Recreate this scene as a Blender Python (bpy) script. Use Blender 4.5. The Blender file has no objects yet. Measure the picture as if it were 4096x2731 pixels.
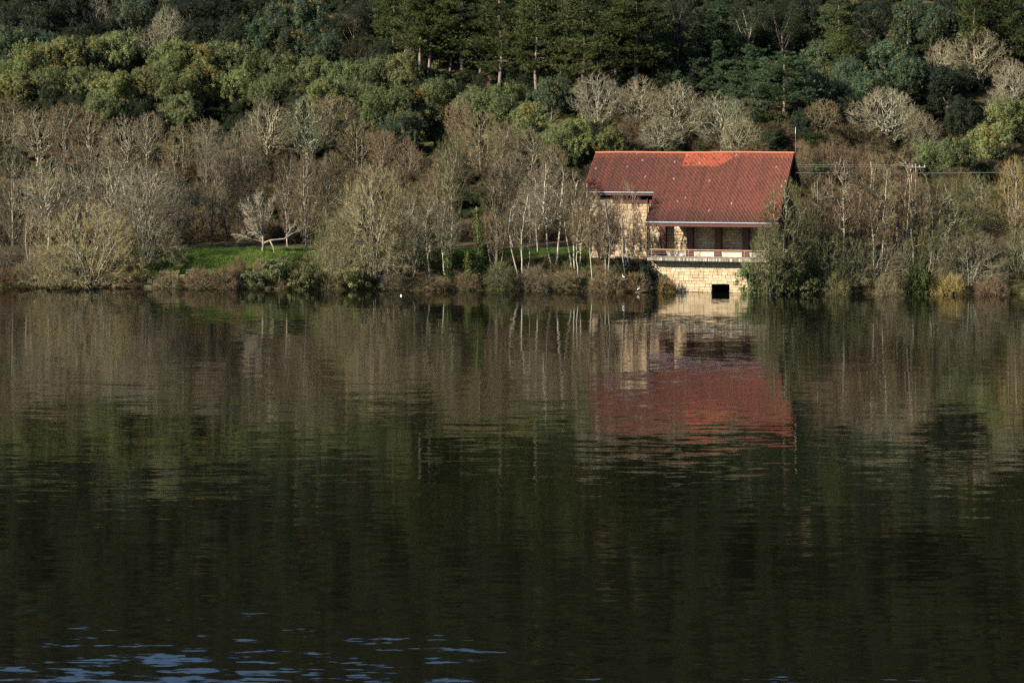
import bpy, math, random
import numpy as np
from mathutils import Vector, Matrix

# ------------------------------------------------------------------ camera, sky, sun, exposure
sc = bpy.context.scene
col = sc.collection
F_PX, CX, HOR, CAMZ = 8400.0, 2048.0, 608.0, 19.0        # photograph pixels
cam_d = bpy.data.cameras.new('camera'); cam = bpy.data.objects.new('camera', cam_d); col.objects.link(cam)
cam.location = (0, 0, CAMZ); cam.rotation_euler = (math.radians(90), 0, 0)
cam_d.sensor_width = 36.0; cam_d.lens = 36.0 * F_PX / 4096.0
cam_d.shift_y = -(1365.5 - HOR) / 4096.0
cam_d.clip_start = 1.0; cam_d.clip_end = 6000
sc.camera = cam

SUN_AZ, SUN_EL = 64.0, 27.0          # degrees left of the axis behind the camera, elevation
to_sun = Vector((-math.sin(math.radians(SUN_AZ)) * math.cos(math.radians(SUN_EL)),
                 -math.cos(math.radians(SUN_AZ)) * math.cos(math.radians(SUN_EL)), math.sin(math.radians(SUN_EL))))
world = bpy.data.worlds.new('World'); sc.world = world; world.use_nodes = True
wn = world.node_tree.nodes; wl = world.node_tree.links
sky = wn.new('ShaderNodeTexSky'); sky.sky_type = 'NISHITA'; sky.sun_disc = False
sky.sun_elevation = math.radians(SUN_EL)
sky.sun_rotation = math.atan2(to_sun.x, to_sun.y)
sky.air_density = 1.0; sky.dust_density = 0.05; sky.ozone_density = 4.5
wl.new(sky.outputs[0], wn['Background'].inputs[0]); wn['Background'].inputs[1].default_value = 0.055
sd = bpy.data.lights.new('sun', 'SUN'); sd.energy = 5.0; sd.angle = math.radians(0.5); sd.color = (1.0, 0.91, 0.77)
so = bpy.data.objects.new('sun', sd); col.objects.link(so)
so.rotation_euler = to_sun.to_track_quat('Z', 'Y').to_euler(); so.location = (-200, -100, 150)
sc.view_settings.view_transform = 'Standard'; sc.view_settings.look = 'None'
sc.view_settings.gamma = 1.0; sc.view_settings.use_curve_mapping = False
sc.view_settings.exposure = 1.45
cy = sc.cycles
cy.use_denoising = False; cy.filter_width = 1.45
cy.max_bounces = 6; cy.diffuse_bounces = 3; cy.glossy_bounces = 3; cy.transmission_bounces = 3; cy.transparent_max_bounces = 4
cy.caustics_reflective = False; cy.caustics_refractive = False

rng = np.random.default_rng(11)
random.seed(11)
OV = 4096.0 / 2352.0

def at(px, py, Y):
    return Vector(((px - CX) / F_PX * Y, Y, CAMZ - (py - HOR) / F_PX * Y))

# ------------------------------------------------------------------ mesh helpers
def np_mesh(name, V, faces, mats, tint=None, smooth=False, mat_idx=None):
    """V (n,3); faces: list of int arrays (k,3) or (k,4)"""
    V = np.asarray(V, dtype=np.float32)
    m = bpy.data.meshes.new(name)
    faces = [np.asarray(f, dtype=np.int32) for f in faces if len(f)]
    nl = sum(f.size for f in faces); nf = sum(len(f) for f in faces)
    m.vertices.add(len(V)); m.vertices.foreach_set('co', V.ravel())
    m.loops.add(nl); m.polygons.add(nf)
    m.loops.foreach_set('vertex_index', np.concatenate([f.ravel() for f in faces]))
    cnt = np.concatenate([np.full(len(f), f.shape[1], np.int32) for f in faces])
    st = np.concatenate([[0], np.cumsum(cnt)[:-1]]).astype(np.int32)
    m.polygons.foreach_set('loop_start', st)
    if mat_idx is not None: m.polygons.foreach_set('material_index', np.asarray(mat_idx, np.int32))
    m.polygons.foreach_set('use_smooth', np.full(nf, smooth, dtype=bool))
    for mt in (mats if isinstance(mats, (list, tuple)) else [mats]): m.materials.append(mt)
    if tint is not None:
        a = m.attributes.new('tint', 'FLOAT', 'POINT'); a.data.foreach_set('value', np.asarray(tint, np.float32))
    m.update(calc_edges=True)
    return m

class MB:
    """collects boxes / tubes / polys into one mesh"""
    def __init__(s): s.v = []; s.f = []
    def poly(s, pts):
        n = len(s.v); s.v += [tuple(p) for p in pts]; s.f.append(tuple(range(n, n + len(pts))))
    def box(s, x0, x1, y0, y1, z0, z1):
        n = len(s.v)
        s.v += [(x, y, z) for z in (z0, z1) for (x, y) in ((x0, y0), (x1, y0), (x1, y1), (x0, y1))]
        s.f += [tuple(n + i for i in q) for q in ((0, 3, 2, 1), (4, 5, 6, 7), (0, 1, 5, 4), (1, 2, 6, 5), (2, 3, 7, 6), (3, 0, 4, 7))]
    def prism(s, profile, axis, a0, a1):
        """profile in the two other axes, extruded along axis 'x' or 'y'"""
        n = len(s.v); k = len(profile)
        for a in (a0, a1):
            for (p, q) in profile: s.v.append((a, p, q) if axis == 'x' else (p, a, q))
        for i in range(k):
            j = (i + 1) % k; s.f.append((n + i, n + j, n + k + j, n + k + i))
        s.f.append(tuple(range(n + k - 1, n - 1, -1))); s.f.append(tuple(range(n + k, n + 2 * k)))
    def tube(s, pts, rs, sides=6):
        pts = [Vector(p) for p in pts]
        if not isinstance(rs, (list, tuple)): rs = [rs] * len(pts)
        n = len(s.v)
        for i, p in enumerate(pts):
            d = (pts[min(i + 1, len(pts) - 1)] - pts[max(i - 1, 0)]).normalized()
            a = d.orthogonal().normalized() if abs(d.z) > .9 else d.cross(Vector((0, 0, 1))).normalized()
            b = d.cross(a)
            for k in range(sides):
                t = 2 * math.pi * k / sides; s.v.append(tuple(p + (a * math.cos(t) + b * math.sin(t)) * rs[i]))
        for i in range(len(pts) - 1):
            for k in range(sides):
                k2 = (k + 1) % sides
                s.f.append((n + i * sides + k, n + i * sides + k2, n + (i + 1) * sides + k2, n + (i + 1) * sides + k))
        s.f.append(tuple(n + k for k in range(sides - 1, -1, -1)))
        e = n + (len(pts) - 1) * sides; s.f.append(tuple(e + k for k in range(sides)))
    def build(s, name, mat, parent=None, smooth=False):
        m = bpy.data.meshes.new(name); m.from_pydata(s.v, [], s.f); m.materials.append(mat)
        if smooth: m.polygons.foreach_set('use_smooth', [True] * len(m.polygons))
        m.update()
        return link(name, m, parent)

def link(name, data, parent=None):
    o = bpy.data.objects.new(name, data); col.objects.link(o)
    if parent is not None: o.parent = parent
    return o
def tag(o, label=None, cat=None, group=None, kind=None):
    if label: o['label'] = label
    if cat: o['category'] = cat
    if group: o['group'] = group
    if kind: o['kind'] = kind
    return o
def empty(name, loc, rz=0.0):
    o = bpy.data.objects.new(name, None); col.objects.link(o); o.location = loc; o.rotation_euler = (0, 0, rz)
    o.empty_display_size = .3
    return o

# ------------------------------------------------------------------ materials
def new_mat(name):
    m = bpy.data.materials.new(name); m.use_nodes = True
    nt = m.node_tree; bs = nt.nodes['Principled BSDF']
    return m, nt, bs
def N(nt, t, **kw):
    n = nt.nodes.new(t)
    for k, v in kw.items(): setattr(n, k, v)
    return n
def ramp(nt, stops, fac=None):
    r = N(nt, 'ShaderNodeValToRGB'); e = r.color_ramp.elements
    while len(e) < len(stops): e.new(.5)
    for i, (p, c) in enumerate(stops): e[i].position = p; e[i].color = (*c, 1)
    if fac is not None: nt.links.new(fac, r.inputs[0])
    return r
def noise(nt, scale, detail=4, vec=None, rough=.5):
    n = N(nt, 'ShaderNodeTexNoise'); n.inputs['Scale'].default_value = scale; n.inputs['Detail'].default_value = detail
    n.inputs['Roughness'].default_value = rough
    if vec is not None: nt.links.new(vec, n.inputs['Vector'])
    return n
def mixc(nt, a, b, fac, blend='MIX'):
    m = N(nt, 'ShaderNodeMix', data_type='RGBA', blend_type=blend)
    for sock, v in ((m.inputs[0], fac), (m.inputs[6], a), (m.inputs[7], b)):
        if hasattr(v, 'links'): nt.links.new(v, sock)
        elif isinstance(v, (int, float)): sock.default_value = v
        else: sock.default_value = (*v, 1)
    return m.outputs[2]
def math_n(nt, op, a, b=None, clamp=False):
    m = N(nt, 'ShaderNodeMath', operation=op, use_clamp=clamp)
    for i, v in enumerate((a, b)):
        if v is None: continue
        if hasattr(v, 'links'): nt.links.new(v, m.inputs[i])
        else: m.inputs[i].default_value = v
    return m.outputs[0]

def leaf_material(name, flower=(0.42, 0.22, 0.015), trans=.42, rough=.55):
    """own colour of each tree comes from the object's colour, each leaf varies a little"""
    m, nt, bs = new_mat(name)
    oi = N(nt, 'ShaderNodeObjectInfo'); at_ = N(nt, 'ShaderNodeAttribute', attribute_name='tint')
    hs = N(nt, 'ShaderNodeHueSaturation')
    fr = math_n(nt, 'MINIMUM', at_.outputs['Fac'], 1.0)
    nt.links.new(math_n(nt, 'MULTIPLY_ADD', fr, .9) , hs.inputs['Value'])
    hs.inputs['Value'].links[0].from_node.inputs[2].default_value = .55
    h = math_n(nt, 'MULTIPLY_ADD', oi.outputs['Random'], .03); h.node.inputs[2].default_value = .485
    nt.links.new(h, hs.inputs['Hue'])
    nt.links.new(oi.outputs['Color'], hs.inputs['Color'])
    isf = math_n(nt, 'GREATER_THAN', at_.outputs['Fac'], 1.2)
    c = mixc(nt, hs.outputs[0], flower, isf)
    nt.links.new(c, bs.inputs['Base Color']); bs.inputs['Roughness'].default_value = rough
    bs.inputs['Specular IOR Level'].default_value = .12
    tr = N(nt, 'ShaderNodeBsdfTranslucent'); nt.links.new(c, tr.inputs[0])
    mx = N(nt, 'ShaderNodeMixShader'); mx.inputs[0].default_value = trans
    nt.links.new(bs.outputs[0], mx.inputs[1]); nt.links.new(tr.outputs[0], mx.inputs[2])
    nt.links.new(mx.outputs[0], nt.nodes['Material Output'].inputs[0])
    return m
def bark_material(name, lo=.55, hi=1.25, scale=3.0):
    m, nt, bs = new_mat(name)
    oi = N(nt, 'ShaderNodeObjectInfo'); g = N(nt, 'ShaderNodeNewGeometry')
    n1 = noise(nt, scale, 5, g.outputs['Position'], .7)
    r = ramp(nt, [(.3, (lo,) * 3), (.7, (hi,) * 3)], n1.outputs[0])
    c = mixc(nt, oi.outputs['Color'], r.outputs[0], 1.0, 'MULTIPLY')
    nt.links.new(c, bs.inputs['Base Color']); bs.inputs['Roughness'].default_value = .85
    bs.inputs['Specular IOR Level'].default_value = .2
    return m
def twig_material(name):
    m, nt, bs = new_mat(name)
    oi = N(nt, 'ShaderNodeObjectInfo'); a = N(nt, 'ShaderNodeAttribute', attribute_name='tint')
    # tint > 1: older branch, pale with lichen
    pale = math_n(nt, 'GREATER_THAN', a.outputs['Fac'], 1.2)
    fr = math_n(nt, 'FRACT', a.outputs['Fac'])
    r = ramp(nt, [(0, (.55,) * 3), (1, (1.45,) * 3)], fr)
    c = mixc(nt, oi.outputs['Color'], r.outputs[0], 1.0, 'MULTIPLY')
    c2 = mixc(nt, c, (0.30, 0.28, 0.19), math_n(nt, 'MULTIPLY', pale, .6))
    nt.links.new(c2, bs.inputs['Base Color']); bs.inputs['Roughness'].default_value = .8
    bs.inputs['Specular IOR Level'].default_value = .2
    return m
M_LEAF = leaf_material('leaf'); M_NEEDLE = leaf_material('needle', trans=.2)
M_BARK = bark_material('bark'); M_TWIG = twig_material('twig')

def plain(name, c, rough=.7, var=.25, scale=4.0, metal=0.0, coord='Object'):
    m, nt, bs = new_mat(name)
    tc = N(nt, 'ShaderNodeTexCoord'); n1 = noise(nt, scale, 6, tc.outputs[coord], .65)
    lo = tuple(x * (1 - var) for x in c); hi = tuple(min(1, x * (1 + var)) for x in c)
    r = ramp(nt, [(.3, lo), (.7, hi)], n1.outputs[0])
    nt.links.new(r.outputs[0], bs.inputs['Base Color']); bs.inputs['Roughness'].default_value = rough
    bs.inputs['Metallic'].default_value = metal; bs.inputs['Specular IOR Level'].default_value = .3
    return m

# ------------------------------------------------------------------ terrain
TH = math.radians(18); CT, ST = math.cos(TH), math.sin(TH)
BO = (8.32, 289.35)                      # building origin: u along the front, v to the back
def uv_of(x, y):
    dx, dy = x - BO[0], y - BO[1]
    return dx * CT - dy * ST, dx * ST + dy * CT
def sstep(a, b, t):
    t = np.clip((t - a) / (b - a), 0, 1); return t * t * (3 - 2 * t)
def shore_y(x):
    return 287.6 - .107 * x + .7 * np.sin(x * .23 + 1) + .5 * np.sin(x * .61)
def ground(x, y):
    x = np.asarray(x, float); y = np.asarray(y, float)
    t = y - shore_y(x)
    z = -2.0 + 2.9 * sstep(-2.2, 1.6, t) + 3.5 * sstep(1.2, 9, t) + 1.6 * np.clip((t - 8) / 24, 0, 1)
    s = np.clip(t - 31, 0, None)
    slope = .441 + .0002 * np.clip(x, -200, 160)
    s1 = np.minimum(s, 310.)
    z = z + slope * s1 * s1 / (s1 + 6) - .25 * np.clip(s - 320, 0, 2000)
    z = z + np.clip(s, 0, 30) / 30 * (1.6 * np.sin(x * .07 + y * .05) + 1.1 * np.sin(x * .13 - y * .11 + 2) + 2.2 * np.sin(x * .031 + .8))
    u, v = uv_of(x, y)
    inside = sstep(9.2, 10.6, u) * (1 - sstep(27.5, 29.0, u)) * (1 - sstep(16, 24, v))
    z = z * (1 - inside) + inside * (-2 + 6.25 * sstep(4.95, 5.65, v))
    yard = sstep(-1.5, .5, u) * (1 - sstep(29, 31, u)) * sstep(3.0, 4.4, v) * (1 - sstep(18, 26, v))
    z = np.where(z > 4.3, z * (1 - yard) + 4.25 * yard, z)
    return z
def gz(x, y): return float(ground(x, y))

def ground_material():
    m, nt, bs = new_mat('woodland_floor')
    g = N(nt, 'ShaderNodeNewGeometry'); p = g.outputs['Position']
    n1 = noise(nt, .9, 6, p, .7); n2 = noise(nt, .12, 4, p, .6); n3 = noise(nt, 6.0, 3, p, .7)
    litter = ramp(nt, [(.3, (.028, .020, .012)), (.55, (.075, .050, .028)), (.75, (.12, .080, .042))], n1.outputs[0])
    grass = ramp(nt, [(.3, (.03, .05, .012)), (.7, (.07, .105, .022))], n3.outputs[0])
    k = ramp(nt, [(.47, (0, 0, 0)), (.58, (1, 1, 1))], n2.outputs[0])
    c = mixc(nt, litter.outputs[0], grass.outputs[0], math_n(nt, 'MULTIPLY', k.outputs[0], .55))
    nt.links.new(c, bs.inputs['Base Color']); bs.inputs['Roughness'].default_value = .95
    bs.inputs['Specular IOR Level'].default_value = .1
    b = N(nt, 'ShaderNodeBump'); b.inputs['Strength'].default_value = .8; b.inputs['Distance'].default_value = .15
    nt.links.new(n3.outputs[0], b.inputs['Height']); nt.links.new(b.outputs[0], bs.inputs['Normal'])
    return m
xs = np.concatenate([np.linspace(-1500, -140, 40), np.linspace(-135, 135, 271), np.linspace(140, 1500, 40)])
ys = np.concatenate([np.linspace(262, 345, 140), np.linspace(346, 700, 110), np.linspace(712, 2600, 40)])
GX, GY = np.meshgrid(xs, ys); GZ = ground(GX, GY)
nx, ny = len(xs), len(ys)
I = (np.arange(ny - 1)[:, None] * nx + np.arange(nx - 1)[None, :]).ravel()
gm = np_mesh('ground', np.stack([GX.ravel(), GY.ravel(), GZ.ravel()], 1), [np.stack([I, I + 1, I + nx + 1, I + nx], 1)], ground_material(), smooth=True)
tag(link('ground', gm), kind='structure')

def water_material():
    m, nt, bs = new_mat('lake_water')
    g = N(nt, 'ShaderNodeNewGeometry'); p = g.outputs['Position']
    tot = None
    patch = noise(nt, .022, 3, p, .5)
    calm = ramp(nt, [(.35, (.45,) * 3), (.65, (1.25,) * 3)], patch.outputs[0])
    def layer(sx, sy, amp, det):
        mp = N(nt, 'ShaderNodeMapping'); mp.inputs['Scale'].default_value = (sx, sy, 1); mp.inputs['Rotation'].default_value = (0, 0, .06)
        nt.links.new(p, mp.inputs[0])
        n = noise(nt, 1.0, det, mp.outputs[0], .55)
        v = N(nt, 'ShaderNodeVectorMath', operation='SUBTRACT'); nt.links.new(n.outputs['Color'], v.inputs[0]); v.inputs[1].default_value = (.5, .5, .5)
        w = N(nt, 'ShaderNodeVectorMath', operation='MULTIPLY'); nt.links.new(v.outputs[0], w.inputs[0]); w.inputs[1].default_value = (amp * .3, amp, 0)
        return w.outputs[0]
    ls = [layer(.10, .22, .020, 1), layer(.38, 1.5, .075, 2), layer(1.6, 4.5, .035, 2)]
    a = ls[0]
    for b_ in ls[1:]:
        ad = N(nt, 'ShaderNodeVectorMath', operation='ADD'); nt.links.new(a, ad.inputs[0]); nt.links.new(b_, ad.inputs[1]); a = ad.outputs[0]
    ml = N(nt, 'ShaderNodeVectorMath', operation='MULTIPLY'); nt.links.new(a, ml.inputs[0]); nt.links.new(calm.outputs[0], ml.inputs[1])
    ad = N(nt, 'ShaderNodeVectorMath', operation='ADD'); nt.links.new(ml.outputs[0], ad.inputs[0]); ad.inputs[1].default_value = (0, 0, 1)
    nm = N(nt, 'ShaderNodeVectorMath', operation='NORMALIZE'); nt.links.new(ad.outputs[0], nm.inputs[0])
    nt.links.new(nm.outputs[0], bs.inputs['Normal'])
    bs.inputs['Base Color'].default_value = (.0035, .0036, .002, 1); bs.inputs['Roughness'].default_value = .03
    bs.inputs['IOR'].default_value = 1.333
    return m
wm = np_mesh('lake', [(-1500, -600, 0), (1500, -600, 0), (1500, 330, 0), (-1500, 330, 0)], [[(0, 1, 2, 3)]], water_material())
tag(link('lake', wm), kind='structure')

# ------------------------------------------------------------------ the stone building by the water
def stone_material(name, cols, sc_=5.0, island=False):
    m, nt, bs = new_mat(name)
    oi = N(nt, 'ShaderNodeObjectInfo'); g = N(nt, 'ShaderNodeNewGeometry')
    src = g.outputs['Random Per Island'] if island else oi.outputs['Random']
    r = ramp(nt, [(i / (len(cols) - 1), c) for i, c in enumerate(cols)], src)
    n1 = noise(nt, sc_, 6, g.outputs['Position'], .75)
    k = ramp(nt, [(.3, (.68, .62, .55)), (.62, (1.08, 1.06, 1.03))], n1.outputs[0])
    c = mixc(nt, r.outputs[0], k.outputs[0], 1.0, 'MULTIPLY')
    nt.links.new(c, bs.inputs['Base Color']); bs.inputs['Roughness'].default_value = .9; bs.inputs['Specular IOR Level'].default_value = .2
    b = N(nt, 'ShaderNodeBump'); b.inputs['Strength'].default_value = .5; b.inputs['Distance'].default_value = .03
    nt.links.new(n1.outputs[0], b.inputs['Height']); nt.links.new(b.outputs[0], bs.inputs['Normal'])
    return m
SC_WARM = [(.46, .36, .22), (.52, .43, .29), (.40, .29, .16), (.50, .42, .30), (.44, .35, .24), (.36, .28, .18), (.53, .45, .32)]
SC_RUB = [(.46, .37, .24), (.38, .28, .16), (.50, .43, .31), (.33, .26, .17), (.44, .33, .19), (.48, .42, .33)]
M_STONE_A = stone_material('ashlar', SC_WARM); M_STONE_R = stone_material('rubble', SC_RUB)
M_STONE_RI = stone_material('rubble_far', SC_RUB, island=True)
M_MORTAR = plain('mortar', (.20, .16, .11), .95, .4, 3)
M_TIMBER = plain('red_brown_paint', (.072, .027, .020), .55, .35, 2.5)
M_GUTTER = plain('zinc', (.42, .45, .50), .4, .15, 1.5, metal=.6)
M_GABLE = plain('gable_shade_tone', (.035, .022, .018), .8, .3, 2)  # stone gable's shade put into the colour as a near-black brown
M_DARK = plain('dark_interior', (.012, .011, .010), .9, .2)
M_BENCH = plain('pale_bench_stone', (.50, .45, .36), .85, .25, 1.5)
M_RAILW = plain('ochre_handrail', (.42, .28, .13), .6, .3, 6)
M_RAILM = plain('rusty_pink_rail', (.30, .20, .17), .5, .3, 6)

stone_meshes = []
def make_unit_stones(mat):
    out = []
    for k in range(10):
        j = lambda a: random.uniform(-a, a)
        V = []
        for (y, ins) in ((.5, 0), (-.28, 0), (-.5, .09)):
            for (sx, sz) in ((-1, -1), (1, -1), (1, 1), (-1, 1)):
                V.append((sx * (.5 - ins * .8) + j(.035), y + (j(.12) if ins else 0), sz * (.5 - ins) + j(.045)))
        Fq = []
        for r_ in (0, 4):
            for i in range(4): Fq.append((r_ + i, r_ + (i + 1) % 4, r_ + 4 + (i + 1) % 4, r_ + 4 + i))
        Fq.append((8, 9, 10, 11))
        out.append(np_mesh('stone', V, [Fq], mat))
    return out
US_A = make_unit_stones(M_STONE_A); US_R = make_unit_stones(M_STONE_R)

def courses(u0, u1, z0, z1, ch, ml, holes=(), jz=.08, jl=.35, rnd=random):
    rects = []; z = z0
    n = max(1, round((z1 - z0) / ch)); hs = [1 + rnd.uniform(-.15, .15) for _ in range(n)]; k = (z1 - z0) / sum(hs)
    for h in hs:
        h *= k; u = u0
        while u < u1 - .02:
            l = ml * (1 + rnd.uniform(-jl, jl))
            if u1 - (u + l) < ml * .45: l = u1 - u
            a, b = u, u + l
            segs = [(a, b)]
            for (ha, hb, za, zb) in holes:
                if z + h * .5 > za and z + h * .5 < zb:
                    segs = [s for q in segs for s in ((q[0], min(q[1], ha)), (max(q[0], hb), q[1])) if s[1] - s[0] > .08]
            for (p, q) in segs: rects.append((p, q, z, z + h))
            u += l
        z += h
    return rects
def lay_stones(rects, v, parent, unit, depth=.14, zoff=0.0, gap=.03):
    for (a, b, z0, z1) in rects:
        o = link('stone', random.choice(unit), parent)
        o.location = ((a + b) / 2, v + random.uniform(-.015, .015), (z0 + z1) / 2 - zoff + random.uniform(-.015, .015))
        o.scale = (b - a - gap, depth, z1 - z0 - gap)
        if random.random() < .5: o.scale.x *= -1; o.scale.z *= -1

U_END = 28.65; U_STEP = 10.37; V_RIDGE = 11.8; Z_EAVE = 9.62; Z_RIDGE = 18.95
PITCH = (Z_RIDGE - Z_EAVE) / V_RIDGE
roof_z = lambda v: Z_EAVE + PITCH * v
V_UP = 5.0; V_WALL = 5.8; V_COL = 4.75; V_SLAB = -.5; V_RET = .9; Z_DECK = 4.65
GB = 4.25                                # building base level
bld = empty('stone_building', (BO[0], BO[1], GB), -TH)
tag(bld, 'long granite building with red tiled roof and columned porch above the water', 'building')
bz = lambda z: z - GB
# walls (mortar cores), stones set proud of them
w = MB(); w.box(1.22, 9.9, V_WALL + .06, V_WALL + .6, bz(3.8), bz(11.78)); w.box(1.22, 4.2, V_WALL + .06, V_WALL + .6, bz(11.78), bz(12.62))
wall_l = w.build('front_wall', M_MORTAR, bld)
w = MB(); w.box(9.9, 27.4, V_WALL + .06, V_WALL + .6, bz(3.8), bz(12.4)); wall_p = w.build('porch_wall', M_MORTAR, bld)
for nm, u0, u1 in (('gable_wall', 27.41, 27.7), ('gable_wall', 1.2, 1.7)):
    w = MB(); w.prism([(V_WALL + .62, bz(3.8)), (18.0, bz(3.8)), (18.0, bz(roof_z(5.6) - .5)), (V_RIDGE, bz(Z_RIDGE - .55)), (V_WALL + .62, bz(roof_z(V_WALL) - .55))], 'x', u0, u1)
    w.build(nm, M_GABLE, bld)
w = MB(); w.box(1.7, 27.4, 17.5, 18.0, bz(3.8), bz(13.9)); w.build('back_wall', M_MORTAR, bld)
# stones: the sunlit front wall and the porch stretch beside the first column one by one, the rest joined
ra = courses(1.22, 9.9, 3.9, 11.78, .43, .66, jl=.45) + courses(1.22, 4.2, 11.78, 12.62, .42, .66)
rp = courses(9.9, 27.4, 4.2, 9.9, .42, .62, jl=.4)
rp.sort(key=lambda r: r[0]); ra.sort(key=lambda r: -r[3])
allr = ra + rp
lay_stones(allr[:len(ra)], V_WALL, wall_l, US_R, zoff=GB)
nfree = max(0, 296 - len(ra))
lay_stones(rp[:nfree], V_WALL, wall_p, US_R, zoff=GB)
VV, FF = [], []
base = np.array([v.co[:] for v in US_R[0].vertices]); nb = len(base)
vari = [np.array([v.co[:] for v in m.vertices]) for m in US_R]
fq = np.array([p.vertices[:] for p in US_R[0].polygons])
for i, (a, b, z0, z1) in enumerate(rp[nfree:]):
    q = random.choice(vari) * np.array([b - a - .03, .14, z1 - z0 - .03]) + np.array([(a + b) / 2, V_WALL, (z0 + z1) / 2 - GB])
    VV.append(q); FF.append(fq + i * nb)
tag(link('shaded_stonework', np_mesh('shaded_stonework', np.concatenate(VV), [np.concatenate(FF)], M_STONE_RI), wall_p), kind='stuff')
# clerestory beam + dark gap under the upper eave
w = MB(); w.box(4.2, 10.6, V_WALL - .12, V_WALL + .3, bz(11.80), bz(12.32)); w.build('beam', M_TIMBER, bld)
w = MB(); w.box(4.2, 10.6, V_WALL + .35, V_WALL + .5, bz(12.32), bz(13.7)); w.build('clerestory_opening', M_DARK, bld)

# columns
def u_at(px, v):
    k = (px - CX) / F_PX       # X = k Y
    return (k * (BO[1] + v * CT) - BO[0] - v * ST) / (CT + k * ST)
cols_u = [u_at(p, V_COL) for p in (2650, 2759, 2871, 2982, 3093)]
for u in cols_u:
    w = MB(); w.box(u - .42, u + .42, V_COL - .02, V_COL + .95, bz(Z_DECK - .2), bz(12.9))
    w.box(u - .47, u + .47, V_COL - .07, V_COL + .955, bz(Z_DECK), bz(Z_DECK + .16)); w.build('column', M_TIMBER, bld)
for a, b in zip(cols_u[:-1], cols_u[1:]):
    w = MB(); w.box(a + .55, b - .55, V_COL + .1, V_COL + .6, bz(Z_DECK - .1), bz(Z_DECK + .55)); w.box(a + .49, b - .49, V_COL + .04, V_COL + .66, bz(Z_DECK + .55), bz(Z_DECK + .66))
    w.build('bench', M_BENCH, bld)
w = MB(); w.tube([(u_at(2590, V_WALL - .2), V_WALL - .25, bz(4.3)), (u_at(2590, V_WALL - .2), V_WALL - .25, bz(12.6))], .07, 8); w.build('downpipe', M_TIMBER, bld)

# roof
roof = MB(); th = .22
def slope_slab(mb, u0, u1, v0, v1, zf, t):
    mb.prism([(v0, bz(zf(v0))), (v1, bz(zf(v1))), (v1, bz(zf(v1) - t)), (v0, bz(zf(v0) - t))], 'x', u0, u1)
back_z = lambda v: Z_RIDGE - PITCH * (v - V_RIDGE)
slope_slab(roof, U_STEP, U_END, 0.0, V_UP, lambda v: roof_z(v) - .09, th)
slope_slab(roof, 0, U_END, V_UP + .001, V_RIDGE, lambda v: roof_z(v) - .09, th)
slope_slab(roof, 0, U_END, V_RIDGE + .001, 19.6, lambda v: back_z(v) - .09, th)
roof_o = roof.build('roof', M_TIMBER, bld)

def tile_material():
    m, nt, bs = new_mat('clay_tile')
    a = N(nt, 'ShaderNodeAttribute', attribute_name='tint'); g = N(nt, 'ShaderNodeNewGeometry')
    rg = N(nt, 'ShaderNodeTexCoord')
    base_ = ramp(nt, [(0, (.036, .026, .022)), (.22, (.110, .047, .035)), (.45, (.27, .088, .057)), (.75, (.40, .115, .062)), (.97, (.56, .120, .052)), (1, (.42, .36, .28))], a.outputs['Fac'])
    n1 = noise(nt, 2.2, 5, rg.outputs['Object'], .7)
    lich = ramp(nt, [(.46, (0, 0, 0)), (.64, (1, 1, 1))], n1.outputs[0])
    c = mixc(nt, base_.outputs[0], (.055, .045, .030), math_n(nt, 'MULTIPLY', lich.outputs[0], .42))
    nt.links.new(c, bs.inputs['Base Color']); bs.inputs['Roughness'].default_value = .85; bs.inputs['Specular IOR Level'].default_value = .25
    return m
M_TILE = tile_material()
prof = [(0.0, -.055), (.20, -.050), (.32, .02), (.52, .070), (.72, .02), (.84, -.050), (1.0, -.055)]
ptint = np.array([-.40, -.38, -.08, .09, .02, -.28, -.40])  # tint offsets across the profile: pans darker, barrel tops slightly lighter
def tiles(u0, u1, v0, v1, zf, front=True):
    pit = .19; rowl = .38 / math.hypot(1, PITCH)
    nu = round((u1 - u0) / pit); pit = (u1 - u0) / nu; nr = max(1, round((v1 - v0) / rowl)); rowl = (v1 - v0) / nr
    V = []; T = []; Q = []
    kp = len(prof)
    rr = np.random.default_rng(5)
    base_row = rr.random(nu)
    n = 0
    for r in range(nr):
        va, vb = v0 + r * rowl, v0 + (r + 1) * rowl
        for c in range(nu):
            ua = u0 + c * pit; dz = rr.normal(0, .002); du = 0.0
            lift = .004
            f = va + r * 0 ; zz = []
            for (dv, lf) in ((va - .03, lift), (vb, 0.0)):
                for (p, h) in prof: V.append((ua + p * pit + du, dv, zf(dv) + h + lf + dz - GB))
            for (p, h) in prof: V.append((ua + p * pit + du, va - .03, zf(va - .03) + h - .012 + dz - GB))
            for i in range(kp - 1):
                Q.append((n + i, n + i + 1, n + kp + i + 1, n + kp + i)); Q.append((n + 2 * kp + i, n + 2 * kp + i + 1, n + i + 1, n + i))
            # each tile's own age: weathered, redder to the right, a patch of new tiles below the ridge
            um, vm = ua + pit / 2, (va + vb) / 2
            x = .40 + .13 * (um / U_END) + rr.normal(0, .05) + .14 * (base_row[c] - .5)
            if vm > 10.9: x += .12
            if 13.2 < um < 20.2 and vm > V_RIDGE - 2.35 + max(0, um - 18.4) * .8 and rr.random() < .95: x = .80 + rr.normal(0, .07)
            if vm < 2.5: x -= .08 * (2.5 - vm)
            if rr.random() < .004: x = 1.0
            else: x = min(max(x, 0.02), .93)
            T += [x] * (3 * kp) if x == 1.0 else list(np.clip(np.tile(x + ptint * (.35 if x > .72 else 1.0), 3), .01, .94)); n += 3 * kp
    return V, Q, T
Va, Qa, Ta = [], [], []
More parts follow.
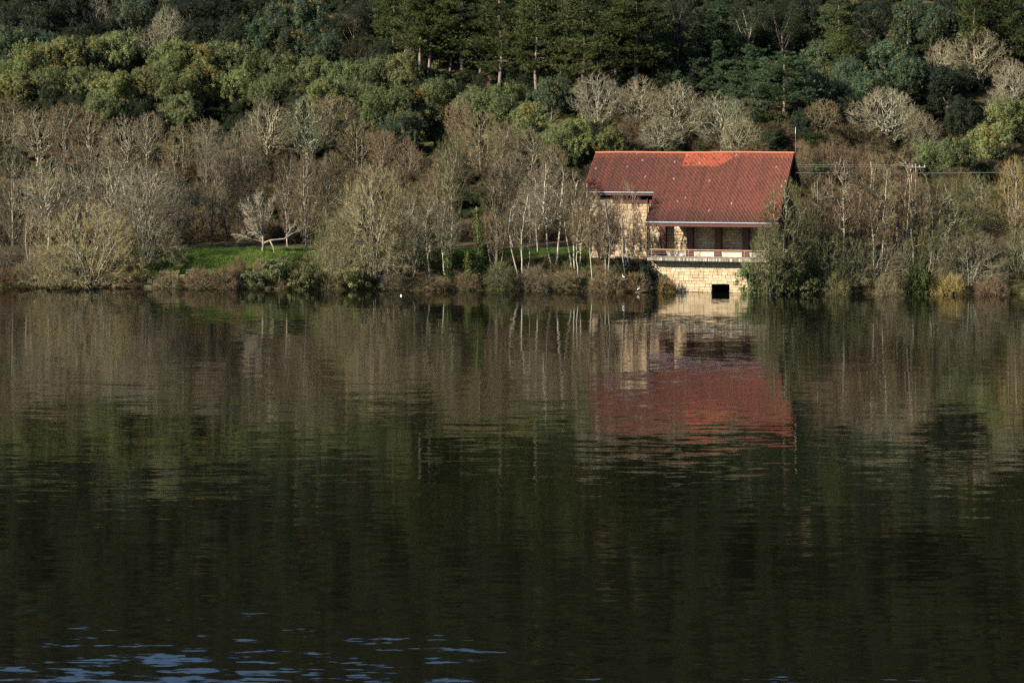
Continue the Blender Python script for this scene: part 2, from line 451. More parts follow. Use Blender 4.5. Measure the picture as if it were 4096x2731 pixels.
for (u0, u1, v0, v1) in ((U_STEP, U_END, -.06, V_UP), (0.0, U_END, V_UP, V_RIDGE - .02)):
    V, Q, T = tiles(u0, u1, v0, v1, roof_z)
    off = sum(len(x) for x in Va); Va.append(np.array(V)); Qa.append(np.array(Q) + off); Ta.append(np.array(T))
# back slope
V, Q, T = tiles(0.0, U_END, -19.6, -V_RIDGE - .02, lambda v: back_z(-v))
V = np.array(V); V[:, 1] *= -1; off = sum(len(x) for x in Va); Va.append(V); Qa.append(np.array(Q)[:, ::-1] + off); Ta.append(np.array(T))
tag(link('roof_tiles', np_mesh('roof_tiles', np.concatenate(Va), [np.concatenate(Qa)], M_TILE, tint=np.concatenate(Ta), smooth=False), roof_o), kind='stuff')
# ridge tiles, one by one
rm = MB(); L = .415
arc = [(-.15, -.10), (-.13, .0), (-.07, .07), (0, .095), (.07, .07), (.13, .0), (.15, -.10)]
for i in range(len(arc) - 1):
    (a, b), (c, d) = arc[i], arc[i + 1]
    rm.poly([(0, a, b), (0, c, d), (L + .03, c * .92, d * .92), (L + .03, a * .92, b * .92)])
rm.poly([(0, a, b) for a, b in arc])
mrt = bpy.data.meshes.new('ridge_tile'); mrt.from_pydata(rm.v, [], rm.f)
M_RTILE = plain('ridge_clay', (.36, .11, .055), .85, .35, 1.3, coord='Object'); mrt.materials.append(M_RTILE)
nrt = int(U_END / L)
for i in range(nrt + 1):
    o = link('ridge_tile', mrt, roof_o); o.location = (min(i * L, U_END - L), V_RIDGE + random.uniform(-.01, .01), bz(Z_RIDGE) + .02 + random.uniform(-.012, .012) + .03 * math.sin(i * .16))
# fascia boards, gutters, barge boards
def part(name, mat, parent, *boxes):
    w = MB()
    for b in boxes: w.box(*b)
    return w.build(name, mat, parent)
part('fascia', M_TIMBER, roof_o, (U_STEP, U_END, -.02, .10, bz(8.90), bz(9.48)))
part('fascia', M_TIMBER, roof_o, (0, U_STEP - .02, V_UP - .10, V_UP + .04, bz(12.95), bz(roof_z(V_UP) - .12)))
part('gutter', M_GUTTER, roof_o, (U_STEP - .05, U_END + .05, -.20, -.03, bz(9.40), bz(9.53)))
part('gutter', M_GUTTER, roof_o, (-.05, U_STEP - .03, V_UP - .28, V_UP - .11, bz(13.34), bz(13.46)))
def barge(u0, u1, v0, zf, v1):
    w = MB(); w.prism([(v0, bz(zf(v0) - .33)), (v1, bz(zf(v1) - .33)), (v1, bz(zf(v1) - .66)), (v0, bz(zf(v0) - .66))], 'x', u0, u1); w.build('barge_board', M_TIMBER, roof_o)
barge(U_END - .1, U_END - .02, .12, roof_z, V_RIDGE - .01); barge(U_END - .1, U_END - .02, V_RIDGE + .01, back_z, 19.5)
barge(.02, .1, V_UP + .06, roof_z, V_RIDGE - .01); barge(U_STEP + .02, U_STEP + .1, .12, roof_z, V_UP)
# rafters carrying the porch roof
for u in cols_u:
    w = MB(); w.prism([(.15, bz(roof_z(.15) - .36)), (V_WALL, bz(roof_z(V_WALL) - .36)), (V_WALL, bz(roof_z(V_WALL) - .80)), (.15, bz(roof_z(.15) - .72))], 'x', u - .15, u + .15); w.build('rafter', M_TIMBER, roof_o)
# lightning rod at the right end of the ridge
w = MB(); w.tube([(U_END + .12, V_RIDGE + .3, bz(Z_RIDGE - 3.5)), (U_END + .12, V_RIDGE + .3, bz(Z_RIDGE + 2.6))], .035, 6)
rod = w.build('mast', plain('rusty_rod', (.28, .10, .06), .6, .2), bld)
w = MB(); w.tube([(U_END + .12, V_RIDGE + .3, bz(Z_RIDGE + 2.6)), (U_END + .12, V_RIDGE + .3, bz(Z_RIDGE + 3.5))], [.05, .03], 6); w.build('mast_tip', M_GUTTER, bld)

# ---- terrace: retaining wall, deck slab, railing
ter = empty('stone_terrace', (BO[0], BO[1], 0), -TH)
tag(ter, 'pale ashlar terrace wall with deck slab and dark water outlet below the porch', 'terrace')
TU0, TU1 = u_at(2606, V_RET), u_at(3085, V_RET)
HU0, HU1 = u_at(2847, V_RET), u_at(2918, V_RET)
w = MB()
w.box(TU0, HU0, V_RET + .06, V_RET + .9, -1.6, 4.25); w.box(HU1, TU1, V_RET + .06, V_RET + .9, -1.6, 4.25); w.box(HU0, HU1, V_RET + .06, V_RET + .9, 1.2, 4.25)
ret = w.build('retaining_wall', M_MORTAR, ter)
rr_ = courses(TU0, TU1, -.38, 4.24, .40, .66, holes=((HU0, HU1, -1, 1.2),), jl=.3)
rr_.sort(key=lambda r: r[3]); print('terrace stones', len(rr_), 'wall stones', len(ra), len(rp))
lay_stones(rr_, V_RET, ret, US_A, gap=.022)
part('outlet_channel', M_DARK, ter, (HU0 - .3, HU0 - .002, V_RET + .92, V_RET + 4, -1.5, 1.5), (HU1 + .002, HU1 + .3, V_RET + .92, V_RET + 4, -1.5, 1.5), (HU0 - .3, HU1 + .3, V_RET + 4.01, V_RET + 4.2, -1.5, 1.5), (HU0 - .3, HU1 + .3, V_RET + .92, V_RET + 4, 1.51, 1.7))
def slab_material():
    m, nt, bs = new_mat('streaked_concrete')
    tc = N(nt, 'ShaderNodeTexCoord'); mp = N(nt, 'ShaderNodeMapping'); mp.inputs['Scale'].default_value = (5.5, 1, .35); nt.links.new(tc.outputs['Object'], mp.inputs[0])
    n1 = noise(nt, 1.0, 4, mp.outputs[0], .7)
    r = ramp(nt, [(.36, (.05, .042, .03)), (.52, (.20, .17, .12)), (.62, (.50, .46, .38))], n1.outputs[0])
    nt.links.new(r.outputs[0], bs.inputs['Base Color']); bs.inputs['Roughness'].default_value = .9
    return m
SU0, SU1 = u_at(2590, V_SLAB), u_at(3080, V_SLAB)
part('deck_slab', slab_material(), ter, (SU0, SU1, V_SLAB, V_WALL - .1, 4.26, Z_DECK))
rail = MB()
VR = V_SLAB + .12
rail.tube([(SU0 + .3, VR + .02, Z_DECK + 1.12), (SU1 - .1, VR + .02, Z_DECK + 1.12)], .055, 6)
rl = rail.build('handrail', M_RAILW, ter)
for h, r_ in ((.22, .028), (.58, .02), (.86, .014)):
    w = MB(); w.tube([(SU0 + .05, VR, Z_DECK + h), (SU1 - .1, VR, Z_DECK + h)], r_, 5); w.build('rail', M_RAILM, ter)
for p in (2607, 2681, 2755, 2830, 2905, 2979, 3054):
    u = u_at(p, VR); w = MB(); w.tube([(u, V_SLAB - .03, Z_DECK - .35), (u, V_SLAB - .03, Z_DECK + .75), (u, VR + .02, Z_DECK + 1.1)], .035, 6); w.build('railing_post', M_RAILM, ter)
for h in (.22, .58, .86, 1.05):
    w = MB(); w.tube([(SU0 + .05, VR, Z_DECK + h), (SU0 + .05, VR + 4.6, Z_DECK + h)], .022, 5); w.build('side_rail', M_RAILM, ter)
w = MB(); w.tube([(SU0 + .05, VR, Z_DECK), (SU0 + .05, VR, Z_DECK + 1.05)], .03, 6); w.build('railing_post', M_RAILM, ter)

# ------------------------------------------------------------------ trees: prototypes
def tube_segs(P0, P1, R0, R1, sides):
    """disjoint tapered segments -> verts, quads"""
    P0, P1, R0, R1 = (np.asarray(a, float) for a in (P0, P1, R0, R1))
    d = P1 - P0; L = np.linalg.norm(d, axis=1, keepdims=True) + 1e-9; d = d / L
    h = np.where(np.abs(d[:, 2:3]) > .9, np.array([[1., 0, 0]]), np.array([[0., 0, 1]]))
    a = np.cross(d, h); a /= np.linalg.norm(a, axis=1, keepdims=True); b = np.cross(d, a)
    t = 2 * np.pi * np.arange(sides) / sides
    ring = a[:, None] * np.cos(t)[None, :, None] + b[:, None] * np.sin(t)[None, :, None]
    V = np.concatenate([P0[:, None] + ring * R0[:, None, None], P1[:, None] + ring * R1[:, None, None]], 1)
    n = len(P0); k = np.arange(sides); k2 = (k + 1) % sides
    Fq = np.stack([k, k2, k2 + sides, k + sides], 1)[None] + (np.arange(n) * 2 * sides)[:, None, None]
    return V.reshape(-1, 3), Fq.reshape(-1, 4)
def cones(P0, P1, R0):
    P0, P1, R0 = np.asarray(P0), np.asarray(P1), np.asarray(R0)
    d = P1 - P0; d = d / (np.linalg.norm(d, axis=1, keepdims=True) + 1e-9)
    h = np.where(np.abs(d[:, 2:3]) > .9, np.array([[1., 0, 0]]), np.array([[0., 0, 1]]))
    a = np.cross(d, h); a /= np.linalg.norm(a, axis=1, keepdims=True); b = np.cross(d, a)
    t = 2 * np.pi * np.arange(3) / 3
    ring = P0[:, None] + (a[:, None] * np.cos(t)[None, :, None] + b[:, None] * np.sin(t)[None, :, None]) * R0[:, None, None]
    V = np.concatenate([ring, P1[:, None]], 1); n = len(P0)
    Fq = np.array([[0, 1, 3], [1, 2, 3], [2, 0, 3]])[None] + (np.arange(n) * 4)[:, None, None]
    return V.reshape(-1, 3), Fq.reshape(-1, 3)

def rnd_dir(d, ang, R):
    """unit vector at about angle ang from d, random azimuth"""
    x, y, z = d
    if abs(z) < .95: a = (y, -x, 0.0)
    else: a = (0.0, z, -y)
    la = math.sqrt(a[0] ** 2 + a[1] ** 2 + a[2] ** 2) or 1; a = (a[0] / la, a[1] / la, a[2] / la)
    b = (y * a[2] - z * a[1], z * a[0] - x * a[2], x * a[1] - y * a[0])
    ph = R.uniform(0, 2 * math.pi); s, c = math.sin(ang), math.cos(ang); cp, sp = math.cos(ph) * s, math.sin(ph) * s
    return (x * c + a[0] * cp + b[0] * sp, y * c + a[1] * cp + b[1] * sp, z * c + a[2] * cp + b[2] * sp)

def skeleton(seed, stems, spec):
    """stems: list of (pos, dir, length, radius). spec[level] = dict(n, wander, up, start, kids, ang, ratio, taper)"""
    R = random.Random(seed); segs = []
    def grow(p, d, L, r, lev):
        s = spec[lev]; n = s['n']; st = L / n; rend = r * s.get('taper', .35)
        for i in range(n):
            w = s['wander']
            d = (d[0] + R.gauss(0, w), d[1] + R.gauss(0, w), d[2] + R.gauss(0, w) + s['up'])
            l = math.sqrt(d[0] ** 2 + d[1] ** 2 + d[2] ** 2); d = (d[0] / l, d[1] / l, d[2] / l)
            q = (p[0] + d[0] * st, p[1] + d[1] * st, p[2] + d[2] * st)
            if q[2] < .15: q = (q[0], q[1], .15 + R.random() * .2)
            ra = r + (rend - r) * i / n; rb = r + (rend - r) * (i + 1) / n
            segs.append((p, q, ra, rb, lev))
            f = (i + 1) / n
            if lev + 1 < len(spec) and f > s['start']:
                k = s['kids']; k = int(k) + (R.random() < k - int(k))
                for _ in range(k):
                    a = s['ang'] * R.uniform(.7, 1.3)
                    t = R.random(); o = tuple(p[j] + (q[j] - p[j]) * t for j in range(3))
                    cl = L * s['ratio'] * (1.15 - s.get('fall', .6) * f) * R.uniform(.65, 1.25)
                    grow(o, rnd_dir(d, a, R), cl, max(.006, min(ra * .62, rb * 1.0)), lev + 1)
            p = q
    for (p, d, L, r) in stems: grow(p, d, L, r, 0)
    return segs

def bare_tree(seed, stems, spec, spray_n, spray_len, spray_r=.011, droop=0.0, pale_from=2, twig_min=.012):
    segs = skeleton(seed, stems, spec); mx = len(spec) - 1
    g = np.random.default_rng(seed)
    P0 = np.array([s[0] for s in segs]); P1 = np.array([s[1] for s in segs]); R0 = np.array([s[2] for s in segs]); R1 = np.array([s[3] for s in segs]); LV = np.array([s[4] for s in segs])
    d = P1 - P0; P1e = P1 + d * .04
    tr = LV <= 1
    Vt, Ft = tube_segs(P0[tr], P1e[tr], R0[tr], R1[tr], 6)
    br = ~tr
    Vb, Fb = tube_segs(P0[br], P1e[br], np.maximum(R0[br], twig_min), np.maximum(R1[br], twig_min * .7), 3)
    tb = np.repeat(np.where(LV[br] <= pale_from, 2.0, 0.0) + g.random(br.sum()) * .98, 6)
    # fine sprays from the last two levels
    src = np.where(LV >= mx - 1)[0]
    wgt = np.linalg.norm(d[src], axis=1) * np.where(LV[src] == mx, 1.6, .7); pick = g.choice(src, spray_n, p=wgt / wgt.sum())
    t = g.random((spray_n, 1)); o = P0[pick] + d[pick] * t
    dd = d[pick] / (np.linalg.norm(d[pick], axis=1, keepdims=True) + 1e-9) + g.normal(0, .55, (spray_n, 3)); dd[:, 2] += .15 - droop
    dd /= np.linalg.norm(dd, axis=1, keepdims=True)
    e = o + dd * (spray_len * g.uniform(.5, 1.4, (spray_n, 1)))
    e[:, 2] = np.maximum(e[:, 2], .05)
    Vc, Fc = cones(o, e, np.full(spray_n, spray_r) * g.uniform(.7, 1.3, spray_n))
    tc = np.repeat(g.random(spray_n) * .98, 4)
    allp = np.concatenate([P1[br], e])
    rad = np.percentile(np.hypot(allp[:, 0] - np.median(allp[:, 0]), allp[:, 1] - np.median(allp[:, 1])), 93); top = np.percentile(allp[:, 2], 99.3)
    cx, cy_ = np.median(allp[:, 0]), np.median(allp[:, 1])
    mt = np_mesh('trunk', Vt, [Ft], M_BARK, smooth=True)
    mc = np_mesh('crown', np.concatenate([Vb, Vc]), [Fb, Fc + len(Vb)], M_TWIG, tint=np.concatenate([tb, tc]))
    return dict(trunk=mt, crown=mc, r=rad, h=top, c=(cx, cy_))

def leaf_cards(C, Nrm, L, W, g, droop=.15, tint=None):
    n = len(C)
    Nn = Nrm + g.normal(0, .55, (n, 3)); Nn /= np.linalg.norm(Nn, axis=1, keepdims=True)
    ax = g.normal(0, 1, (n, 3)); ax[:, 2] -= droop; ax -= (ax * Nn).sum(1, keepdims=True) * Nn; ax /= np.linalg.norm(ax, axis=1, keepdims=True) + 1e-9
    sd_ = np.cross(Nn, ax)
    l = (L * g.uniform(.6, 1.35, n))[:, None]; w_ = (W * g.uniform(.6, 1.35, n))[:, None]
    V = np.stack([C - ax * l * .5, C + sd_ * w_ * .5, C + ax * l * .5, C - sd_ * w_ * .5], 1)
    Fq = np.arange(n * 4).reshape(n, 4)
    return V.reshape(-1, 3), Fq, np.repeat(tint if tint is not None else g.random(n), 4)

def leafy_tree(seed, H, Rc, z0, lobes, clumps, per, L, W, flower=0.0, trunk_r=.2, lobe_r=.42, clump_r=.2, squash=.8, hollow=.55):
    g = np.random.default_rng(seed); cz = (z0 + H) / 2; hz = (H - z0) / 2
    C = []; Rl = []
    for i in range(lobes):
        for _ in range(40):
            p = g.normal(0, 1, 3); p /= np.linalg.norm(p); p *= g.uniform(.25, .72)
            if all(np.linalg.norm((p - q)) > .42 for q in C): break
        C.append(p)
    C = np.array(C); Rl = lobe_r * g.uniform(.6, 1.4, lobes)
    pts, nor, tint = [], [], []
    tone = g.uniform(.0, .5, lobes)
    for i in range(lobes):
        for j in range(clumps):
            d = g.normal(0, 1, 3); d[2] += .35; d /= np.linalg.norm(d)
            cc = C[i] + d * Rl[i] * g.uniform(.5, 1.22)
            tc_ = g.uniform(0, .55)
            cr = clump_r * g.uniform(.6, 1.3)
            n = int(per * g.uniform(.6, 1.4))
            q = g.normal(0, 1, (n, 3)); q /= np.linalg.norm(q, axis=1, keepdims=True); q[:, 2] = np.abs(q[:, 2]) * g.choice([1, 1, 1, -1], n)
            rr = cr * (hollow + (1 - hollow) * g.random((n, 1)) ** .6)
            pp = cc + q * rr * np.array([1, 1, squash])
            pts.append(pp); nor.append(q * .8 + d * .5 + np.array([0, 0, .35]))
            tt = np.clip(tone[i] * .5 + tc_ + g.random(n) * .35, 0, 1)
            if flower > 0 and g.random() < flower:
                fl = (q[:, 2] > .15) & (g.random(n) < .55); tt = np.where(fl, 1.5, tt)
            tint.append(tt)
    pts = np.concatenate(pts) * np.array([Rc, Rc, hz]) + np.array([0, 0, cz]); nor = np.concatenate(nor); tint = np.concatenate(tint)
    V, Fq, T = leaf_cards(pts, nor, L, W, g, tint=tint)
    mc = np_mesh('crown', V, [Fq], M_LEAF, tint=T)
    # trunk with limbs to the lobes
    mb = MB(); top = Vector((0, 0, z0 + (H - z0) * .45))
    mb.tube([(0, 0, -.3), (g.normal(0, .1), g.normal(0, .1), top.z * .5), tuple(top)], [trunk_r, trunk_r * .75, trunk_r * .5], 7)
    for i in range(lobes):
        e = Vector(C[i] * np.array([Rc, Rc, hz]) + np.array([0, 0, cz])); s = Vector((0, 0, max(.8, min(e.z - 1.0, top.z) * g.uniform(.55, .9))))
        m_ = (s + e) / 2 + Vector((g.normal(0, .2), g.normal(0, .2), -.1)); mb.tube([s, m_, e], [trunk_r * .45, trunk_r * .3, trunk_r * .12], 5)
    mt = bpy.data.meshes.new('trunk'); mt.from_pydata(mb.v, [], mb.f); mt.materials.append(M_BARK); mt.polygons.foreach_set('use_smooth', [True] * len(mt.polygons))
    return dict(trunk=mt, crown=mc, r=np.percentile(np.hypot(pts[:, 0], pts[:, 1]), 96), h=np.percentile(pts[:, 2], 99.5), c=(0, 0))

def needles(T0, TD, n_per, L, W, g):
    """tufts at T0 pointing TD"""
    n = len(T0); b = np.repeat(T0, n_per, 0); d = np.repeat(TD, n_per, 0) + g.normal(0, .62, (n * n_per, 3)); d /= np.linalg.norm(d, axis=1, keepdims=True)
    b = b + g.normal(0, .05, b.shape); s = np.cross(d, g.normal(0, 1, d.shape)); s /= np.linalg.norm(s, axis=1, keepdims=True)
    l = L * g.uniform(.6, 1.25, (len(b), 1)); V = np.stack([b - s * W / 2, b + s * W / 2, b + d * l], 1)
    return V.reshape(-1, 3), np.arange(len(b) * 3).reshape(-1, 3), np.repeat(np.clip(np.repeat(g.random(n) * .6, n_per) + g.random(len(b)) * .4, 0, 1), 3)

def pine(seed, H, crown_frac, R, whorls, tall):
    g = np.random.default_rng(seed); mb = MB()
    lean = g.normal(0, .02 if tall else .01, 2) * H
    axis = lambda z: Vector((lean[0] * (z / H) ** 2 + .12 * math.sin(z * .5 + seed), lean[1] * (z / H) ** 2 + .10 * math.cos(z * .4), z))
    tr = .26 if tall else .13
    zs = np.linspace(-.4, H * .985, 14); mb.tube([axis(max(z, 0)) + Vector((0, 0, min(z, 0))) for z in zs], [tr * (1 - .9 * max(z, 0) / H) for z in zs], 8)
    zb = H * (1 - crown_frac); T0, TD = [], []
    for k in range(whorls):
        f = (k + g.uniform(-.3, .3)) / (whorls - 1); f = min(max(f, 0), 1); z = zb + (H * .97 - zb) * f
        if tall: env = R * (math.sin(math.pi * min(1, .22 + .78 * f)) ** .7) * g.uniform(.6, 1.1)
        else: env = R * (1.0 - f) ** .75 * g.uniform(.8, 1.1) + .25
        nb_ = int(g.integers(3, 6))
        for b in range(nb_):
            az = g.uniform(0, 2 * math.pi); up = (.05 + .5 * f if tall else .25 + .45 * f) + g.normal(0, .12)
            L = env * g.uniform(.65, 1.15); st = axis(z); dr = Vector((math.cos(az), math.sin(az), up)).normalized()
            mid = st + dr * L * .55 + Vector((0, 0, -.05 * L)); en = mid + (dr + Vector((0, 0, .35))).normalized() * L * .5
            mb.tube([st, mid, en], [max(.02, tr * .28 * (1 - .6 * f)), .03, .012], 4)
            ntuft = int((44 if tall else 26) * (.5 + L / R * .8))
            for _ in range(ntuft):
                t = g.uniform(.3, 1.05) if tall else g.uniform(.2, 1.05); p = (st.lerp(mid, t / .55) if t < .55 else mid.lerp(en, min(1, (t - .55) / .45)))
                sp = (.16 * L + .12)
                o = np.array(p) + g.normal(0, 1, 3) * np.array([sp, sp, sp * .45]) * (.5 + .5 * t)
                T0.append(o); dd = np.array(dr) * .5 + g.normal(0, .35, 3) + np.array([0, 0, .75]); TD.append(dd / np.linalg.norm(dd))
    if tall:     # dead snags under the crown
        for _ in range(9):
            z = g.uniform(H * .25, zb + .1 * H); az = g.uniform(0, 6.28); L = g.uniform(.6, 2.6); s = axis(z)
            e = s + Vector((math.cos(az), math.sin(az), g.uniform(-.15, .35))) * L; mb.tube([s, (s + e) / 2 + Vector((0, 0, .1)), e], [.05, .035, .012], 4)
    T0, TD = np.array(T0), np.array(TD)
    V, Fq, T = needles(T0, TD, 12 if tall else 13, .42 if tall else .42, .06, g)
    mc = np_mesh('crown', V, [Fq], M_NEEDLE, tint=T)
    mt = bpy.data.meshes.new('trunk'); mt.from_pydata(mb.v, [], mb.f); mt.materials.append(M_BARK); mt.polygons.foreach_set('use_smooth', [True] * len(mt.polygons))
    return dict(trunk=mt, crown=mc, r=np.percentile(np.hypot(T0[:, 0], T0[:, 1]), 95), h=H, c=(0, 0))

def curves(S_, E_, nseg, gn, sag, g):
    """bowed, slightly crooked branches from S_ to E_ -> (n, nseg+1, 3)"""
    n = len(S_); d = E_ - S_; L = np.linalg.norm(d, axis=1)[:, None]
    C = S_ + d * .5 + g.normal(0, .10, (n, 3)) * L; C[:, 2] += sag * L[:, 0]
    t = np.linspace(0, 1, nseg + 1)[None, :, None]
    P = (1 - t) ** 2 * S_[:, None] + 2 * t * (1 - t) * C[:, None] + t ** 2 * E_[:, None]
    w = g.normal(0, gn, (n, nseg + 1, 3)) * L[:, :, None]; w[:, 0] = 0
    return P + w * (.4 + .6 * (t < .99))
def path_tubes(P, r0, r1, sides):
    n, k, _ = P.shape; f = np.linspace(0, 1, k)[None, :]; R_ = r0[:, None] + (r1 - r0)[:, None] * f
    d = P[:, 1:] - P[:, :-1]
    return tube_segs(P[:, :-1].reshape(-1, 3), (P[:, 1:] + d * .04).reshape(-1, 3), R_[:, :-1].ravel(), R_[:, 1:].ravel(), sides)
def slivers(O, E_, r, g):
    d = E_ - O; s_ = np.cross(d, g.normal(0, 1, d.shape)); s_ /= np.linalg.norm(s_, axis=1, keepdims=True) + 1e-9; s_ *= r[:, None]
    V = np.stack([O - s_, O + s_, E_], 1).reshape(-1, 3)
    return V, np.arange(len(V)).reshape(-1, 3)
def crown_tree(seed, H, R, zb, shape, nstem, n1, n2, n3, nsp, splen, spr=.0085, gn=.04, stem_r=.16, stem_top=.55, lean=.06, sag=.08, attach=.5, pale=2, up=.3, twig=.013, base_sp=.5):
    g = np.random.default_rng(seed); ph = g.uniform(0, 6.28, 4)
    def env(z, az):
        f = np.clip((z - zb) / (H - zb), 0, 1)
        if shape == 'dome': r = np.sqrt(np.clip(1 - (f * .985) ** 2.2, 0, 1))
        elif shape == 'vase': r = (f ** .55) * np.sqrt(np.clip(1 - f ** 5, 0, 1)) * 1.08
        else: r = np.sin(np.pi * np.clip(f, 0.02, 1) ** .85) ** .62
        return R * r * (1 + .16 * np.sin(2 * az + ph[0]) + .12 * np.sin(3 * az + ph[1] + z * .5) + .09 * np.sin(6 * az + ph[2] - z * .9))
    def sample(n, lo, hi, zlo=0.0):
        out = []; c = 0
        while c < n:
            z = zb + (H - zb) * g.uniform(zlo, 1, n * 3); az = g.uniform(0, 6.28, n * 3); r = env(z, az)
            ok = g.random(n * 3) < np.clip(r / R, .12, 1) ** 1.4; z, az, r = z[ok], az[ok], r[ok]
            rho = r * np.sqrt(g.uniform(lo ** 2, hi ** 2, len(z))); out.append(np.stack([rho * np.cos(az), rho * np.sin(az), z], 1)); c += len(z)
        return np.concatenate(out)[:n]
    # stems
    a = g.uniform(0, 6.28) + 2 * np.pi * np.arange(nstem) / nstem; B = np.stack([np.cos(a), np.sin(a), np.zeros(nstem)], 1)
    S0 = B * base_sp * g.random((nstem, 1)) * (nstem > 1); S0[:, 2] = -.25
    T0 = S0 + B * (lean * H * g.uniform(.5, 1.4, (nstem, 1))); T0[:, 2] = H * stem_top * g.uniform(.85, 1.08, nstem)
    SP = curves(S0, T0, 10, gn * .10, 0, g); sr = stem_r * g.uniform(.7, 1.1, nstem)
    Vs, Fs = path_tubes(SP, sr, sr * .35, 7)
    # limbs
    E1 = sample(n1, .3, .72, .05); sp = SP[:, 1:].reshape(-1, 3)
    want = np.clip(E1[:, 2] - attach * np.hypot(E1[:, 0], E1[:, 1]) - .08 * H, .15 * zb + .3, None)
    cost = np.abs(sp[None, :, 2] - want[:, None]) + .5 * np.hypot(sp[None, :, 0] - E1[:, None, 0], sp[None, :, 1] - E1[:, None, 1])
    P1 = curves(sp[cost.argmin(1)], E1, 8, gn, -sag, g); r1 = np.full(n1, stem_r * .42) * g.uniform(.7, 1.2, n1)
    V1, F1 = path_tubes(P1, r1, r1 * .3, 5)
    # branches
    E2 = sample(n2, .35, .92); q = P1[:, 2:].reshape(-1, 3) if shape != 'x' else None
    q = np.concatenate([q, SP[:, 5:].reshape(-1, 3)])
    hub = np.array([0, 0, zb * .4])
    def flow_cost(E_, q, w_):
        dd = E_[:, None] - q[None]; ln = np.linalg.norm(dd, axis=2) + 1e-6; rd = E_ - hub; rd = rd / (np.linalg.norm(rd, axis=1, keepdims=True) + 1e-6)
        return ln * (1 + w_ * (1 - (dd * rd[:, None]).sum(2) / ln))
    cost = flow_cost(E2, q, 1.6)
    P2 = curves(q[cost.argmin(1)], E2, 5, gn * 1.2, -sag, g); r2 = np.full(n2, max(.028, stem_r * .14)) * g.uniform(.7, 1.2, n2)
    V2, F2 = path_tubes(P2, r2, np.full(n2, twig), 4)
    # twigs
    E3 = sample(n3, .45, 1.0); q = P2[:, 1:].reshape(-1, 3)
    cost = flow_cost(E3, q, 1.3)
    P3 = curves(q[cost.argmin(1)], E3, 3, gn * 1.5, -sag, g); V3, F3 = path_tubes(P3, np.full(n3, twig), np.full(n3, twig * .55), 3)
    k = g.integers(0, n3, nsp); j = g.integers(0, 3, nsp); O = P3[k, j] + (P3[k, j + 1] - P3[k, j]) * g.random((nsp, 1))
    d = P3[k, 3] - P3[k, 0]; d /= np.linalg.norm(d, axis=1, keepdims=True) + 1e-9
    rad_ = O * np.array([1, 1, .4]); rad_ /= np.linalg.norm(rad_, axis=1, keepdims=True) + 1e-9
    d = d * .7 + rad_ * .35 + g.normal(0, .5, (nsp, 3)); d[:, 2] += up; d /= np.linalg.norm(d, axis=1, keepdims=True)
    E_ = O + d * (splen * g.uniform(.45, 1.4, (nsp, 1))); E_[:, 2] = np.maximum(E_[:, 2], .05)
    V4, F4 = slivers(O, E_, spr * g.uniform(.7, 1.35, nsp), g)
    t2 = (2.0 if pale >= 2 else 0.0) + np.repeat(g.random(n2 * 5) * .98, 8); t3 = (2.0 if pale >= 3 else 0.0) + np.repeat(g.random(n3 * 3) * .98, 6); t4 = np.repeat(g.random(nsp) * .98, 3)
    mt = np_mesh('trunk', np.concatenate([Vs, V1]), [Fs, F1 + len(Vs)], M_BARK, smooth=True)
    mc = np_mesh('crown', np.concatenate([V2, V3, V4]), [F2, F3 + len(V2), F4 + len(V2) + len(V3)], M_TWIG, tint=np.concatenate([t2, t3, t4]))
    return dict(trunk=mt, crown=mc, r=R, h=H * 1.0 + splen * .4, c=(0, 0))

S = lambda **k: k
def nrm(v):
    l = math.sqrt(sum(c * c for c in v)); return tuple(c / l for c in v)
PROTO = {}
def stems_ring(seed, n, spread, L, r, lean):
    R = random.Random(seed); out = []
    for i in range(n):
        a = 2 * math.pi * i / n + R.uniform(-.5, .5); k = lean * R.uniform(.4, 1.2)
        out.append(((spread * math.cos(a) * R.random(), spread * math.sin(a) * R.random(), -.2), nrm((math.cos(a) * k, math.sin(a) * k, 1)), L * R.uniform(.75, 1.1), r * R.uniform(.7, 1.1)))
    return out
PROTO['dome'] = [crown_tree(100 + i, 9, 7.0, .2, 'dome', 6, 28, 190, 1500, 26000, .60, stem_r=.13, stem_top=.5, lean=.25, attach=.9, sag=-.05, up=.15) for i in range(3)]
PROTO['bushy'] = [crown_tree(150 + i, 10, 4.6, .6, 'oval', 4, 26, 170, 1300, 22000, .50, stem_r=.15, stem_top=.7, lean=.08, attach=.3, up=.1) for i in range(3)]
PROTO['slim'] = [crown_tree(200 + i, 12, 2.6, 4.0, 'oval', (1, 2, 4, 3, 1)[i], 16, 80, 480, 8000, .45, stem_r=.12, stem_top=.88, lean=(.03, .06, .10, .08, .02)[i], attach=.55, base_sp=.7, gn=.05) for i in range(5)]
PROTO['spread'] = [crown_tree(300 + i, 11, 5.6, 2.0, 'oval', (1, 1, 2, 1)[i], 17, 170, 1150, 15000, .42, stem_r=.30, stem_top=.42, lean=.05, attach=.7, gn=.05, pale=3, twig=.016, sag=-.03, up=.4) for i in range(4)]
PROTO['upright'] = [crown_tree(400 + i, 13, 3.7, 1.6, ('vase', 'oval', 'vase', 'oval')[i], (1, 2, 3, 1)[i], 24, 140, 950, 14000, .52, stem_r=.16, stem_top=.72, lean=.05, attach=1.1, up=.45, gn=.03, base_sp=.14) for i in range(4)]
PROTO['mimosa'] = [leafy_tree(500 + i, 11, 4.0, 1.0, 14, 52, 28, .30, .10, (0.02, .07, .17, .04)[i], lobe_r=.36, clump_r=.085, squash=1.7, hollow=.2) for i in range(4)]
PROTO['holm'] = [leafy_tree(600 + i, 11, 4.2, 1.0, 13, 40, 40, .21, .12, 0, lobe_r=.38, clump_r=.11, squash=1.1, trunk_r=.3, hollow=.3) for i in range(3)]
